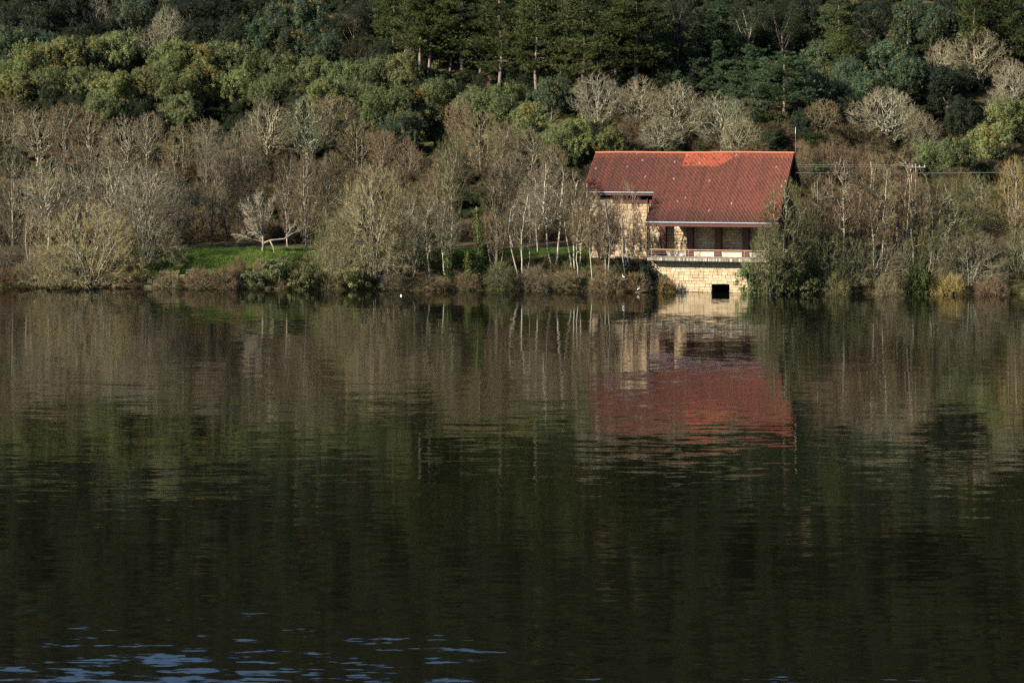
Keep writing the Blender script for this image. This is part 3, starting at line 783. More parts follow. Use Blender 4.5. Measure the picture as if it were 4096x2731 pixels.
PROTO['pine'] = [pine(700 + i, 20, (.76, .7, .82, .62)[i], 4.2, 16, True) for i in range(4)]
PROTO['youngpine'] = [pine(800 + i, 10, .9, 2.9, 14, False) for i in range(3)]
PROTO['eucalypt'] = [leafy_tree(850 + i, 16, 3.4, 4.0, 9, 10, 75, .34, .07, 0, lobe_r=.42, clump_r=.24, squash=1.2, trunk_r=.22) for i in range(2)]
PROTO['greenshrub'] = [leafy_tree(900 + i, 2.6, 1.7, .0, 8, 12, 60, .17, .10, 0, lobe_r=.45, clump_r=.25, trunk_r=.05) for i in range(3)]
PROTO['bareshrub'] = [crown_tree(950 + i, 2.4, 1.9, .0, 'dome', 9, 20, 70, 420, 5600, .58, stem_r=.03, stem_top=.5, lean=.3, attach=.9, sag=-.1, pale=0, twig=.009, up=.0) for i in range(3)]

# own colours (real albedos)
C_TWIG = dict(olive=(.215, .182, .086), brown=(.145, .112, .056), red=(.148, .098, .054), grey=(.150, .130, .076), lichen=(.165, .143, .085), yellow=(.190, .150, .052), dim=(.100, .080, .050), willow=(.260, .220, .105))
C_BARK = dict(pale=(.34, .30, .22), grey=(.22, .19, .14), dark=(.09, .07, .055), lichen=(.27, .25, .17), pine=(.17, .125, .105), rust=(.19, .12, .085))
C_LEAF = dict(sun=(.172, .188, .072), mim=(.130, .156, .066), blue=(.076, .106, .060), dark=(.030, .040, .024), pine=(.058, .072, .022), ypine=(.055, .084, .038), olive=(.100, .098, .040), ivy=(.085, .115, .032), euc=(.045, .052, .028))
used = {}
def tree(name, kind, x, Y, ztop, hw, bark, crown, var=None, rz=None, zbase=None):
    ps = PROTO[kind]; k = used.get(kind, 0); used[kind] = k + 1
    p = ps[(k if var is None else var) % len(ps)]
    zb = gz(x, Y) - .1 if zbase is None else zbase
    H = max(1.0, ztop - zb); s = hw / p['r']; a = random.uniform(0, 6.28) if rz is None else rz
    t = empty(name, (x, Y, zb), a)
    t.scale = (s, s, H / p['h'])
    o = link('trunk', p['trunk'], t); o.color = (*bark, 1)
    o = link('crown', p['crown'], t); o.color = (*crown, 1)
    return t
def solve_Y(px, ytop, H, lo=291.0, hi=520.0):
    k = (px - CX) / F_PX
    Ys = np.arange(lo, hi, .5); h = CAMZ - (ytop - HOR) / F_PX * Ys - ground(k * Ys, Ys)
    i = np.where(h <= H)[0]
    return float(Ys[i[0]]) if len(i) else float(Ys[-1])
def jit(c, a=.2):
    f = random.uniform(1 - a, 1 + a); return tuple(v * f * random.uniform(1 - a / 4, 1 + a / 4) for v in c)

ORD = ['first', 'second', 'third', 'fourth', 'fifth', 'sixth', 'seventh', 'eighth', 'ninth', 'tenth', 'eleventh', 'twelfth', 'thirteenth', 'fourteenth', 'fifteenth', 'sixteenth', 'seventeenth', 'eighteenth', 'nineteenth', 'twentieth', 'twenty-first', 'twenty-second', 'twenty-third', 'twenty-fourth', 'twenty-fifth']
def row(phrase, group, name, cat, entries):
    """entries: (kind, x, ytop, hw) in overview pixels, H metres or ('Y', depth), bark, colour, look"""
    es = sorted(entries, key=lambda e: e[1])
    for i, (kind, x, yt, hw, H, bark, crown, look) in enumerate(es):
        px, py = x * OV, yt * OV
        Y = H[1] if isinstance(H, tuple) else solve_Y(px, py, H)
        p = at(px, py, Y)
        cr = C_LEAF.get(crown) or C_TWIG[crown]
        t = tree(name, kind, p.x, Y, p.z, hw * OV / F_PX * Y, jit(C_BARK[bark]), jit(cr))
        o = ORD[i] if i < len(ORD) else None
        tag(t, f'{look}, {o} from the left {phrase}', cat, group)

# ---- far rows first
row('in the topmost evergreen row', 'dark evergreen trees along the top', 'evergreen_oak', 'tree', [
    ('holm', 30, -5, 50, 11, 'dark', 'dark', 'dark evergreen oak'), ('holm', 95, 5, 48, 11, 'dark', 'dark', 'blackish evergreen oak'),
    ('spread', 225, -15, 42, 11, 'lichen', 'grey', 'bare grey tree'), ('holm', 165, -25, 55, 12, 'dark', 'dark', 'tall dark evergreen oak'),
    ('mimosa', 305, -8, 48, 11, 'grey', 'blue', 'blue-green mimosa'), ('holm', 440, 0, 55, 11, 'dark', 'dark', 'broad dark evergreen oak'),
    ('spread', 385, 5, 40, 12, 'lichen', 'grey', 'bare pale-branched tree'), ('holm', 510, -20, 55, 12, 'dark', 'dark', 'dark rounded evergreen oak'), ('holm', 400, -18, 44, 10, 'dark', 'dark', 'dark evergreen oak'), ('holm', 590, -10, 44, 10, 'dark', 'dark', 'dark evergreen oak'), ('holm', 860, 0, 46, 11, 'dark', 'dark', 'dark evergreen oak'), ('holm', 545, 35, 45, 10, 'dark', 'dark', 'dark domed evergreen oak'),
    ('mimosa', 640, 5, 45, 11, 'grey', 'blue', 'tall blue-green mimosa'), ('mimosa', 715, -10, 50, 12, 'grey', 'blue', 'dense blue-green mimosa'),
    ('eucalypt', 815, -5, 45, 14, 'rust', 'euc', 'thin brown-green eucalyptus'), ('holm', 765, 30, 40, 10, 'dark', 'dark', 'small dark evergreen oak')])
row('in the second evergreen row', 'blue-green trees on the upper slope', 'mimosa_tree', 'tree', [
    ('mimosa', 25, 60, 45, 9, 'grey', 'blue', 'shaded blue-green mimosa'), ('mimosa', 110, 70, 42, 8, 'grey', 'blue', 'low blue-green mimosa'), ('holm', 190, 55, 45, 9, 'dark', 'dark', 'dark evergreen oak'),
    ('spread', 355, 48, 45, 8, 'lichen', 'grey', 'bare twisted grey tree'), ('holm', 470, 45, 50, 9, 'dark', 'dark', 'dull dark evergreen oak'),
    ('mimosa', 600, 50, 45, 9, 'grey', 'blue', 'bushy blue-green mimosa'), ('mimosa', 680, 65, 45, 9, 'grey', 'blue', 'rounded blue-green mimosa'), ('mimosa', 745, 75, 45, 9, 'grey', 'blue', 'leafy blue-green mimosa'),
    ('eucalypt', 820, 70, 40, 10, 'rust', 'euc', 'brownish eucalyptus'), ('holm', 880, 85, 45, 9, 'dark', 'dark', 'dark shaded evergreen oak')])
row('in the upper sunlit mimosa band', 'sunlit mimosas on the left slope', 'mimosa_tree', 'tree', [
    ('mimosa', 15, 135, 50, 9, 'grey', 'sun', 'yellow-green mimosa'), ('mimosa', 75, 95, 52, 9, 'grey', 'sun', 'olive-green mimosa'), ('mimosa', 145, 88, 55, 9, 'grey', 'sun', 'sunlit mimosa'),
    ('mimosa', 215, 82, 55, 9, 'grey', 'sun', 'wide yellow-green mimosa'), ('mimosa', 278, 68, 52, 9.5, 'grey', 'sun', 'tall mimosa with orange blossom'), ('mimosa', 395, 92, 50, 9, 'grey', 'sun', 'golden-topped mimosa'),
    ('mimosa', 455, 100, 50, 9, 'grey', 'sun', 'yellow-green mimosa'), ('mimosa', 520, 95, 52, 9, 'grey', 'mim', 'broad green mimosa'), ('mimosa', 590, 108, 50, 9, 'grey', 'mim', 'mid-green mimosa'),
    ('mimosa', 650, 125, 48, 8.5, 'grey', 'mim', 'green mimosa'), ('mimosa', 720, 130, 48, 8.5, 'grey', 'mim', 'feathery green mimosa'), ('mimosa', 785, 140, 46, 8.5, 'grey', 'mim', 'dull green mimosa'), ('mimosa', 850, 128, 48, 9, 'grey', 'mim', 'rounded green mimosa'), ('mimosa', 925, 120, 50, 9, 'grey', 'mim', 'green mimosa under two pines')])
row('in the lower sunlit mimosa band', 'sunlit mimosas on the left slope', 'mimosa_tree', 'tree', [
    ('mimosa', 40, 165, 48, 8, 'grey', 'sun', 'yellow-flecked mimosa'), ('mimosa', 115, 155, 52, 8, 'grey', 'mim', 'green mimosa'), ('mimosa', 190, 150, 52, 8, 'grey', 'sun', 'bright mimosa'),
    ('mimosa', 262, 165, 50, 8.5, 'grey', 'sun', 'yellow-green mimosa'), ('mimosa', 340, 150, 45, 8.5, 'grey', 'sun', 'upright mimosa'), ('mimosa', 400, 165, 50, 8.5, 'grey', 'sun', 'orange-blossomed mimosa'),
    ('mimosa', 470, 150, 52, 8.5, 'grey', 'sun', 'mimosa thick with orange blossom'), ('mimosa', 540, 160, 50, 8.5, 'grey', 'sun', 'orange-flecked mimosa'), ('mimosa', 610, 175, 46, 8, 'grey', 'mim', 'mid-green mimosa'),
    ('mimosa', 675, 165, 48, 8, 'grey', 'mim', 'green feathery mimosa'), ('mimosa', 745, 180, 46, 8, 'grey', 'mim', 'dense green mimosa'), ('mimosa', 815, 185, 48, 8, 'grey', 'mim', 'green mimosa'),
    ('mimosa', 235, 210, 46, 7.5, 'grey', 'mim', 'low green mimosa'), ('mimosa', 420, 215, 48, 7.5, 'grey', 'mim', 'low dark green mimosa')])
row('of the mid-slope green mimosas', 'green mimosas in the middle of the slope', 'mimosa_tree', 'tree', [
    ('mimosa', 885, 195, 62, 10, 'grey', 'mim', 'large green mimosa'), ('mimosa', 955, 200, 58, 10, 'grey', 'mim', 'large leafy mimosa'), ('mimosa', 1010, 180, 48, 8, 'grey', 'mim', 'green mimosa'), ('mimosa', 925, 255, 52, 9, 'grey', 'blue', 'shaded mimosa over a dark hollow'),
    ('mimosa', 1165, 190, 52, 8.5, 'grey', 'mim', 'bright green mimosa'), ('mimosa', 1085, 200, 45, 8, 'grey', 'mim', 'small green mimosa'), ('mimosa', 1215, 235, 48, 9, 'grey', 'mim', 'rounded green mimosa'), ('mimosa', 1268, 175, 46, 8, 'grey', 'blue', 'bluish mimosa'),
    ('mimosa', 1325, 270, 58, 9, 'grey', 'sun', 'yellowish mimosa beside the red roof'), ('mimosa', 1285, 285, 45, 8, 'grey', 'mim', 'dense mimosa near the red roof'), ('mimosa', 1395, 292, 42, 7.5, 'grey', 'mim', 'low mimosa above the red ridge')])
row('in the tall pine row', 'tall pines at the top', 'pine_tree', 'tree', [
    ('pine', 905, -40, 55, 17, 'pine', 'pine', 'tall thin pine'), ('pine', 966, -95, 62, 23, 'pine', 'pine', 'bare-stemmed left pine of a pair'), ('pine', 988, -105, 60, 23, 'pine', 'pine', 'bare-stemmed right pine of a pair'), ('pine', 1060, -30, 62, 17, 'pine', 'pine', 'bushy olive pine'),
    ('pine', 1035, 20, 48, 12, 'pine', 'pine', 'lower olive pine'), ('pine', 1150, -75, 70, 23, 'pine', 'pine', 'broad tall pine with long trunk'), ('pine', 1105, 15, 55, 13, 'pine', 'pine', 'small pine'), ('pine', 1232, -55, 58, 22, 'pine', 'pine', 'tall pine with grey trunk'),
    ('pine', 1200, -10, 48, 15, 'pine', 'pine', 'slender dark pine'), ('pine', 1290, -5, 50, 16, 'pine', 'pine', 'slender dark pine'), ('pine', 1340, -75, 78, 23, 'dark', 'pine', 'dark broad pine with black trunk'), ('pine', 1415, 0, 55, 16, 'pine', 'pine', 'leaning pale-stemmed pine'), ('pine', 1462, -35, 70, 19, 'pine', 'pine', 'wide dark pine'), ('pine', 1500, 10, 52, 14, 'pine', 'pine', 'dark shaded pine'),
    ('eucalypt', 1555, -25, 45, 15, 'pine', 'euc', 'drooping eucalyptus'), ('eucalypt', 1720, -25, 50, 15, 'lichen', 'euc', 'pale-stemmed eucalyptus'), ('eucalypt', 1795, -5, 48, 14, 'pine', 'euc', 'dark eucalyptus'), ('holm', 1768, 20, 46, 10, 'dark', 'dark', 'dark evergreen'), ('holm', 1850, -12, 46, 10, 'dark', 'dark', 'dark rounded evergreen'), ('pine', 1930, -20, 50, 17, 'pine', 'pine', 'thin open pine'),
    ('holm', 2015, -10, 55, 11, 'dark', 'dark', 'dark evergreen among pines'), ('mimosa', 2085, 0, 45, 10, 'grey', 'blue', 'grey-green mimosa among pines'), ('mimosa', 2150, 10, 48, 10, 'grey', 'blue', 'blue-green mimosa among pines'), ('pine', 2238, -60, 48, 20, 'rust', 'pine', 'tall pine with rust-red trunk'), ('pine', 2325, -45, 48, 18, 'rust', 'pine', 'tall pine at the right edge'), ('holm', 2180, -20, 45, 11, 'dark', 'dark', 'dark evergreen among pines')])
row('in the young pine stand', 'young dense pines', 'young_pine', 'tree', [
    ('youngpine', 1545, 35, 46, 9, 'pine', 'ypine', 'dense young pine'), ('youngpine', 1600, 20, 46, 9.5, 'pine', 'ypine', 'bluish young pine'), ('youngpine', 1655, 15, 46, 9.5, 'pine', 'ypine', 'tall young pine'), ('youngpine', 1705, 40, 46, 9, 'pine', 'ypine', 'bushy young pine'),
    ('youngpine', 1535, 100, 44, 8.5, 'pine', 'ypine', 'shaded young pine'), ('youngpine', 1590, 90, 48, 9, 'pine', 'ypine', 'full young pine'), ('youngpine', 1650, 95, 46, 9, 'pine', 'ypine', 'green young pine'), ('youngpine', 1725, 105, 46, 9, 'pine', 'ypine', 'dark young pine'),
    ('youngpine', 1560, 165, 42, 8, 'pine', 'ypine', 'lower young pine'), ('youngpine', 1625, 160, 46, 8.5, 'pine', 'ypine', 'rounded young pine'), ('youngpine', 1690, 165, 46, 8.5, 'pine', 'ypine', 'spreading young pine'), ('youngpine', 1745, 185, 40, 8, 'pine', 'ypine', 'small young pine'),
    ('youngpine', 1832, 22, 42, 9.5, 'pine', 'pine', 'yellowish conical pine'), ('youngpine', 1900, 5, 44, 10, 'pine', 'ypine', 'conical pine'), ('pine', 1800, 115, 72, 13, 'rust', 'ypine', 'big spreading pine with visible trunk'), ('pine', 1935, 60, 40, 12, 'pine', 'pine', 'sparse slender pine'), ('youngpine', 1767, 298, 28, 5, 'pine', 'ypine', 'little pine above the ridge')])
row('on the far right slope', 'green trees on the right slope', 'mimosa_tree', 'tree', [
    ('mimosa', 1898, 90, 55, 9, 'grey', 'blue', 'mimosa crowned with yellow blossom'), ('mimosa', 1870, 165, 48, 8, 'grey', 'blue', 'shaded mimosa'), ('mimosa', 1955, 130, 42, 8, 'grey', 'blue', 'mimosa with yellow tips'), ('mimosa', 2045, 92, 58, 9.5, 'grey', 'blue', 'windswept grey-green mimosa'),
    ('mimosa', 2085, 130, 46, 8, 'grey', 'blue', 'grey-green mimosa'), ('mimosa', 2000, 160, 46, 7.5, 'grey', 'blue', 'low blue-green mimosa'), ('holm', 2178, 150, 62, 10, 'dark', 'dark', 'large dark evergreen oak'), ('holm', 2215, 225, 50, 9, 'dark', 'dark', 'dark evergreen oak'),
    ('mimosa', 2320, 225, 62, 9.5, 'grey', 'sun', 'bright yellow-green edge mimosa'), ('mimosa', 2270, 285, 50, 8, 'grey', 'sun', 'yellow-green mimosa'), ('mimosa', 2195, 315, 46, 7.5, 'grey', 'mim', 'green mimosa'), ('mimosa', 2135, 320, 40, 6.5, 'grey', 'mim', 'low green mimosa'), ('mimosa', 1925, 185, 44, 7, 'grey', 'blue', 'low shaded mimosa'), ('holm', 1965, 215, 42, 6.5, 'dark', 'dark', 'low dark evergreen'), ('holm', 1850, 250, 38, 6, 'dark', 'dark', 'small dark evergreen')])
row('of the oaks behind the roof', 'bare lichened oaks on the right slope', 'bare_oak', 'tree', [
    ('spread', 1372, 158, 62, 11, 'lichen', 'lichen', 'gnarled bare oak with pale limbs'), ('spread', 1470, 168, 66, 10.5, 'lichen', 'brown', 'bare lichened oak'), ('spread', 1560, 180, 85, 12, 'lichen', 'brown', 'largest bare oak'), ('spread', 1655, 205, 72, 11, 'lichen', 'lichen', 'wide bare oak'), ('spread', 1515, 260, 60, 8, 'lichen', 'lichen', 'low bare oak'), ('spread', 1700, 265, 52, 8, 'lichen', 'brown', 'bare oak at the ridge end'),
    ('upright', 1890, 225, 46, 9, 'grey', 'brown', 'thin brown bare tree'), ('spread', 2035, 192, 100, 11.5, 'lichen', 'lichen', 'huge round pale-branched tree'), ('spread', 2120, 250, 55, 9, 'lichen', 'brown', 'bare round tree'), ('spread', 2165, 85, 50, 10, 'lichen', 'brown', 'reddish bare tree'), ('spread', 2245, 55, 72, 12, 'lichen', 'brown', 'tall reddish bare tree'), ('spread', 2325, 130, 55, 11, 'lichen', 'lichen', 'pale bare edge tree'), ('spread', 2290, 195, 46, 8, 'lichen', 'lichen', 'pale low bare tree')])
row('in the upper bare-tree row', 'bare brown trees on the left slope', 'bare_tree', 'tree', [
    ('upright', 20, 215, 55, 11, 'grey', 'brown', 'bare brown tree'), ('spread', 85, 238, 65, 11, 'lichen', 'brown', 'spreading bare tree'), ('upright', 150, 232, 58, 12, 'lichen', 'red', 'reddish bare tree'), ('upright', 215, 250, 58, 12, 'lichen', 'brown', 'bare brown tree'), ('spread', 285, 258, 62, 12, 'lichen', 'brown', 'bare spreading tree'), ('upright', 345, 255, 52, 12, 'pale', 'grey', 'pale-trunked bare tree'), ('upright', 410, 278, 50, 11, 'grey', 'brown', 'bare tree'), ('upright', 475, 268, 48, 12, 'grey', 'grey', 'grey upright bare tree'),
    ('upright', 555, 272, 48, 12, 'grey', 'grey', 'grey bare tree'), ('spread', 615, 222, 65, 12, 'lichen', 'brown', 'wide rusty-brown bare tree'), ('spread', 705, 212, 75, 13, 'lichen', 'olive', 'widest rusty tree with pale limbs'), ('upright', 765, 215, 60, 12, 'lichen', 'brown', 'rusty bare tree'), ('upright', 825, 265, 55, 11, 'grey', 'brown', 'brown bare tree'), ('upright', 880, 295, 50, 10, 'grey', 'red', 'reddish bare tree'), ('upright', 935, 312, 42, 9, 'grey', 'red', 'low reddish bare tree'),
    ('upright', 1055, 225, 52, 12, 'grey', 'red', 'red-brown vase-shaped bare tree'), ('upright', 1110, 245, 55, 12, 'grey', 'brown', 'bare brown tree'), ('upright', 1155, 275, 52, 11, 'lichen', 'brown', 'bare tree'), ('upright', 1215, 290, 52, 11, 'lichen', 'grey', 'grey bare tree'), ('upright', 1270, 330, 45, 9, 'grey', 'brown', 'low bare tree')])
row('in the lower bare-tree row', 'bare trees behind the left bank', 'bare_tree', 'tree', [
    ('upright', 30, 320, 60, ('Y', 312), 'lichen', 'dim', 'bare brown tree'), ('spread', 110, 345, 72, ('Y', 308), 'lichen', 'grey', 'bare grey tree with pale limbs'), ('upright', 180, 330, 60, ('Y', 314), 'lichen', 'dim', 'pale-stemmed bare tree'), ('spread', 250, 345, 72, ('Y', 307), 'lichen', 'grey', 'tangled bare tree'), ('spread', 330, 360, 80, ('Y', 304), 'grey', 'grey', 'broad grey bare tree'), ('spread', 400, 385, 65, ('Y', 306), 'grey', 'dim', 'grey bare tree'),
    ('upright', 487, 300, 42, ('Y', 309), 'dark', 'dim', 'dark-trunked upright tree'), ('upright', 522, 315, 40, ('Y', 312), 'dark', 'dim', 'slim dark-trunked tree'), ('upright', 572, 290, 44, ('Y', 311), 'dark', 'dim', 'upright bare tree'), ('upright', 705, 330, 48, ('Y', 303), 'pale', 'brown', 'bare tree with straight pale trunk'), ('upright', 660, 345, 42, ('Y', 309), 'grey', 'dim', 'brown bare tree'), ('upright', 760, 345, 45, ('Y', 306), 'grey', 'brown', 'bare brown tree')])
row('between willow dome and building', 'bare trees left of the building', 'bare_tree', 'tree', [
    ('upright', 1010, 345, 48, ('Y', 306), 'grey', 'brown', 'brown bare tree'), ('upright', 1038, 300, 46, ('Y', 300), 'lichen', 'olive', 'tall olive vase-shaped tree'), ('upright', 1142, 320, 48, ('Y', 304), 'grey', 'brown', 'brown bare tree'), ('upright', 1180, 345, 50, ('Y', 307), 'grey', 'grey', 'grey bare tree'), ('slim', 1235, 375, 52, ('Y', 299), 'pale', 'grey', 'pale-stemmed bare tree'), ('slim', 1275, 358, 60, ('Y', 293), 'pale', 'grey', 'grey rounded bare tree with pale stem'), ('slim', 1318, 385, 42, ('Y', 292), 'pale', 'brown', 'slim bare tree')])
row('of the shore willows', 'bare willows hanging over the water', 'willow_tree', 'tree', [
    ('dome', 205, 462, 128, ('Y', 294.6), 'grey', 'willow', 'wide olive willow sloping to the water'), ('dome', 330, 425, 105, ('Y', 299), 'grey', 'grey', 'grey domed willow'), ('dome', 100, 565, 70, ('Y', 294.0), 'grey', 'grey', 'low grey willow'), ('dome', 8, 500, 62, ('Y', 299), 'dark', 'dim', 'dark willow at the left edge'), ('dome', 1958, 530, 62, ('Y', 283.6), 'grey', 'olive', 'bushy willow under the white birch'),
    ('dome', 862, 372, 135, ('Y', 294.0), 'grey', 'willow', 'great olive dome-shaped willow'), ('dome', 955, 420, 78, ('Y', 293.5), 'grey', 'olive', 'olive willow with thin stems'), ('dome', 770, 480, 70, ('Y', 292.0), 'grey', 'olive', 'lower olive willow'),
    ('bushy', 2165, 398, 88, ('Y', 286.0), 'lichen', 'olive', 'tall olive willow'), ('bushy', 2240, 385, 72, ('Y', 289.0), 'grey', 'olive', 'grey-green willow'), ('dome', 2010, 545, 82, ('Y', 284.0), 'lichen', 'grey', 'low tangled willow'), ('dome', 2115, 540, 80, ('Y', 283.5), 'lichen', 'olive', 'low olive willow'), ('dome', 2225, 520, 85, ('Y', 283.5), 'lichen', 'grey', 'low pale-branched willow'), ('upright', 2325, 345, 48, ('Y', 288.0), 'pale', 'yellow', 'yellowish upright willow'), ('dome', 2335, 520, 55, ('Y', 284.5), 'lichen', 'olive', 'willow at the right edge')])
row('of the shore birches', 'pale-stemmed slim trees on the shore', 'birch_tree', 'tree', [
    ('slim', 78, 470, 30, ('Y', 297), 'pale', 'brown', 'slim pale sapling'), ('slim', 945, 455, 36, ('Y', 291.2), 'pale', 'grey', 'slim pale-stemmed birch'), ('slim', 990, 440, 42, ('Y', 291.0), 'pale', 'grey', 'slim pale-stemmed birch clump'), ('slim', 1030, 470, 36, ('Y', 290.5), 'pale', 'grey', 'thin pale birch'), ('slim', 1140, 470, 34, ('Y', 290.5), 'grey', 'brown', 'thin grey alder'),
    ('slim', 1205, 420, 44, ('Y', 290.0), 'pale', 'grey', 'bare birch with pale stems'), ('slim', 1335, 440, 36, ('Y', 288.2), 'pale', 'brown', 'white-stemmed birch clump'), ('slim', 1362, 425, 34, ('Y', 287.8), 'pale', 'red', 'white-stemmed birch'), ('slim', 1392, 450, 34, ('Y', 287.0), 'grey', 'red', 'reddish alder in front of the stone wall'), ('slim', 1440, 408, 44, ('Y', 287.2), 'grey', 'red', 'reddish alder before the roof step')])
row('right of the building', 'shore trees right of the building', 'bare_tree', 'tree', [
    ('bushy', 1808, 398, 84, ('Y', 282.6), 'lichen', 'olive', 'bushy grey-green tree overhanging the porch end'), ('bushy', 1768, 490, 58, ('Y', 280.6), 'grey', 'olive', 'low bushy grey-green tree'), ('slim', 1885, 392, 44, ('Y', 284.5), 'grey', 'red', 'reddish bare tree'), ('slim', 1935, 352, 50, ('Y', 283.5), 'pale', 'red', 'reddish birch with straight white trunk'),
    ('slim', 1985, 362, 50, ('Y', 285), 'pale', 'red', 'reddish birch'), ('slim', 2020, 350, 48, ('Y', 284.2), 'pale', 'brown', 'brown birch with pale trunk'), ('slim', 2070, 342, 54, ('Y', 286.5), 'pale', 'red', 'tall reddish birch'), ('slim', 2110, 380, 46, ('Y', 284.6), 'lichen', 'brown', 'lichened bare tree'), ('bushy', 1860, 480, 62, ('Y', 284.8), 'dark', 'olive', 'dense shaded tree'), ('bushy', 1925, 425, 50, ('Y', 291), 'dark', 'brown', 'brown bushy tree behind the birches'), ('bushy', 1980, 410, 50, ('Y', 293), 'dark', 'red', 'red-brown bushy tree behind the birches'), ('bushy', 2045, 405, 52, ('Y', 291), 'dark', 'brown', 'wide brown bushy tree'), ('bushy', 2105, 415, 50, ('Y', 292), 'dark', 'olive', 'olive bushy tree'), ('bushy', 1908, 505, 50, ('Y', 283.4), 'dark', 'olive', 'low dense shaded tree')])
row('behind the right gable', 'brown thickets behind the gable', 'bare_thicket', 'shrub', [
    ('bareshrub', 1850, 325, 34, 6, 'grey', 'red', 'reddish bare thicket'), ('bareshrub', 1900, 320, 36, 6.5, 'grey', 'red', 'tall reddish bare thicket'), ('bareshrub', 1950, 335, 36, 6, 'grey', 'red', 'dull red bare thicket'), ('bareshrub', 2000, 345, 36, 6, 'grey', 'brown', 'brown bare thicket'), ('greenshrub', 2060, 350, 36, 5, 'grey', 'olive', 'olive bush'), ('greenshrub', 1885, 372, 28, 5, 'grey', 'pine', 'dark green bush')])

# shore shrubs
row('along the waterline', 'bushes along the waterline', 'shore_bush', 'shrub', [
    ('bareshrub', 548, 588, 20, ('Y', 294.5), 'grey', 'red', 'small rusty tuft in the grass'), ('bareshrub', 596, 590, 16, ('Y', 294.0), 'grey', 'brown', 'smaller brown tuft in the grass'), ('bareshrub', 62, 600, 40, ('Y', 295.6), 'grey', 'brown', 'brown bare bush'), ('bareshrub', 20, 612, 40, ('Y', 296.2), 'dark', 'red', 'dark reddish bush'), ('bareshrub', 385, 618, 36, ('Y', 292.6), 'dark', 'brown', 'dark bare bush'), ('bareshrub', 455, 612, 32, ('Y', 292.0), 'grey', 'red', 'reddish bramble bush'), ('bareshrub', 520, 606, 38, ('Y', 291.8), 'grey', 'red', 'brown-red bramble bush'), ('greenshrub', 585, 622, 30, ('Y', 291.2), 'grey', 'mim', 'small green bush'),
    ('greenshrub', 640, 592, 38, ('Y', 291.6), 'grey', 'mim', 'green bramble bush'), ('greenshrub', 700, 604, 38, ('Y', 291.0), 'grey', 'olive', 'olive bush'), ('greenshrub', 812, 605, 40, ('Y', 290.4), 'grey', 'sun', 'mossy yellow-green bush'), ('bareshrub', 760, 618, 36, ('Y', 290.6), 'grey', 'olive', 'olive bare bush'), ('bareshrub', 900, 622, 38, ('Y', 290.0), 'grey', 'grey', 'grey bare bush'),
    ('bareshrub', 1000, 632, 34, ('Y', 289.2), 'grey', 'brown', 'low brown bush'), ('bareshrub', 1075, 625, 34, ('Y', 289.0), 'grey', 'brown', 'low bare bush'), ('bareshrub', 1150, 595, 44, ('Y', 288.8), 'grey', 'olive', 'olive bramble bush'), ('bareshrub', 1225, 605, 40, ('Y', 288.3), 'grey', 'grey', 'grey bramble bush'), ('bareshrub', 1300, 618, 38, ('Y', 287.4), 'grey', 'brown', 'brown bramble bush'),
    ('greenshrub', 1420, 588, 42, ('Y', 288.0), 'dark', 'dark', 'dark green bush under the stone wall'), ('bareshrub', 1400, 610, 44, ('Y', 286.2), 'grey', 'brown', 'arching dead-brown bush'), ('bareshrub', 1465, 622, 36, ('Y', 285.6), 'grey', 'red', 'rusty arching bush'), ('greenshrub', 1495, 605, 32, ('Y', 285.8), 'dark', 'dark', 'dark bush at the terrace corner'), ('bareshrub', 1530, 628, 26, ('Y', 284.8), 'grey', 'yellow', 'straw-coloured bush before the terrace'),
    ('greenshrub', 1725, 600, 40, ('Y', 281.2), 'grey', 'mim', 'leafy green bush beside the outlet'), ('greenshrub', 1785, 588, 46, ('Y', 281.0), 'grey', 'olive', 'leafy olive bush'), ('greenshrub', 1850, 605, 42, ('Y', 281.2), 'grey', 'olive', 'leafy green bush'), ('bareshrub', 1920, 618, 40, ('Y', 281.0), 'grey', 'olive', 'pale tangled bush'), ('greenshrub', 2110, 600, 34, ('Y', 281.2), 'dark', 'pine', 'dark green bush'), ('bareshrub', 2040, 622, 40, ('Y', 280.6), 'grey', 'grey', 'tangled grey bush'), ('bareshrub', 2180, 622, 42, ('Y', 280.2), 'grey', 'yellow', 'pale arching bush'), ('bareshrub', 2270, 630, 40, ('Y', 279.8), 'grey', 'red', 'brown arching bush')])

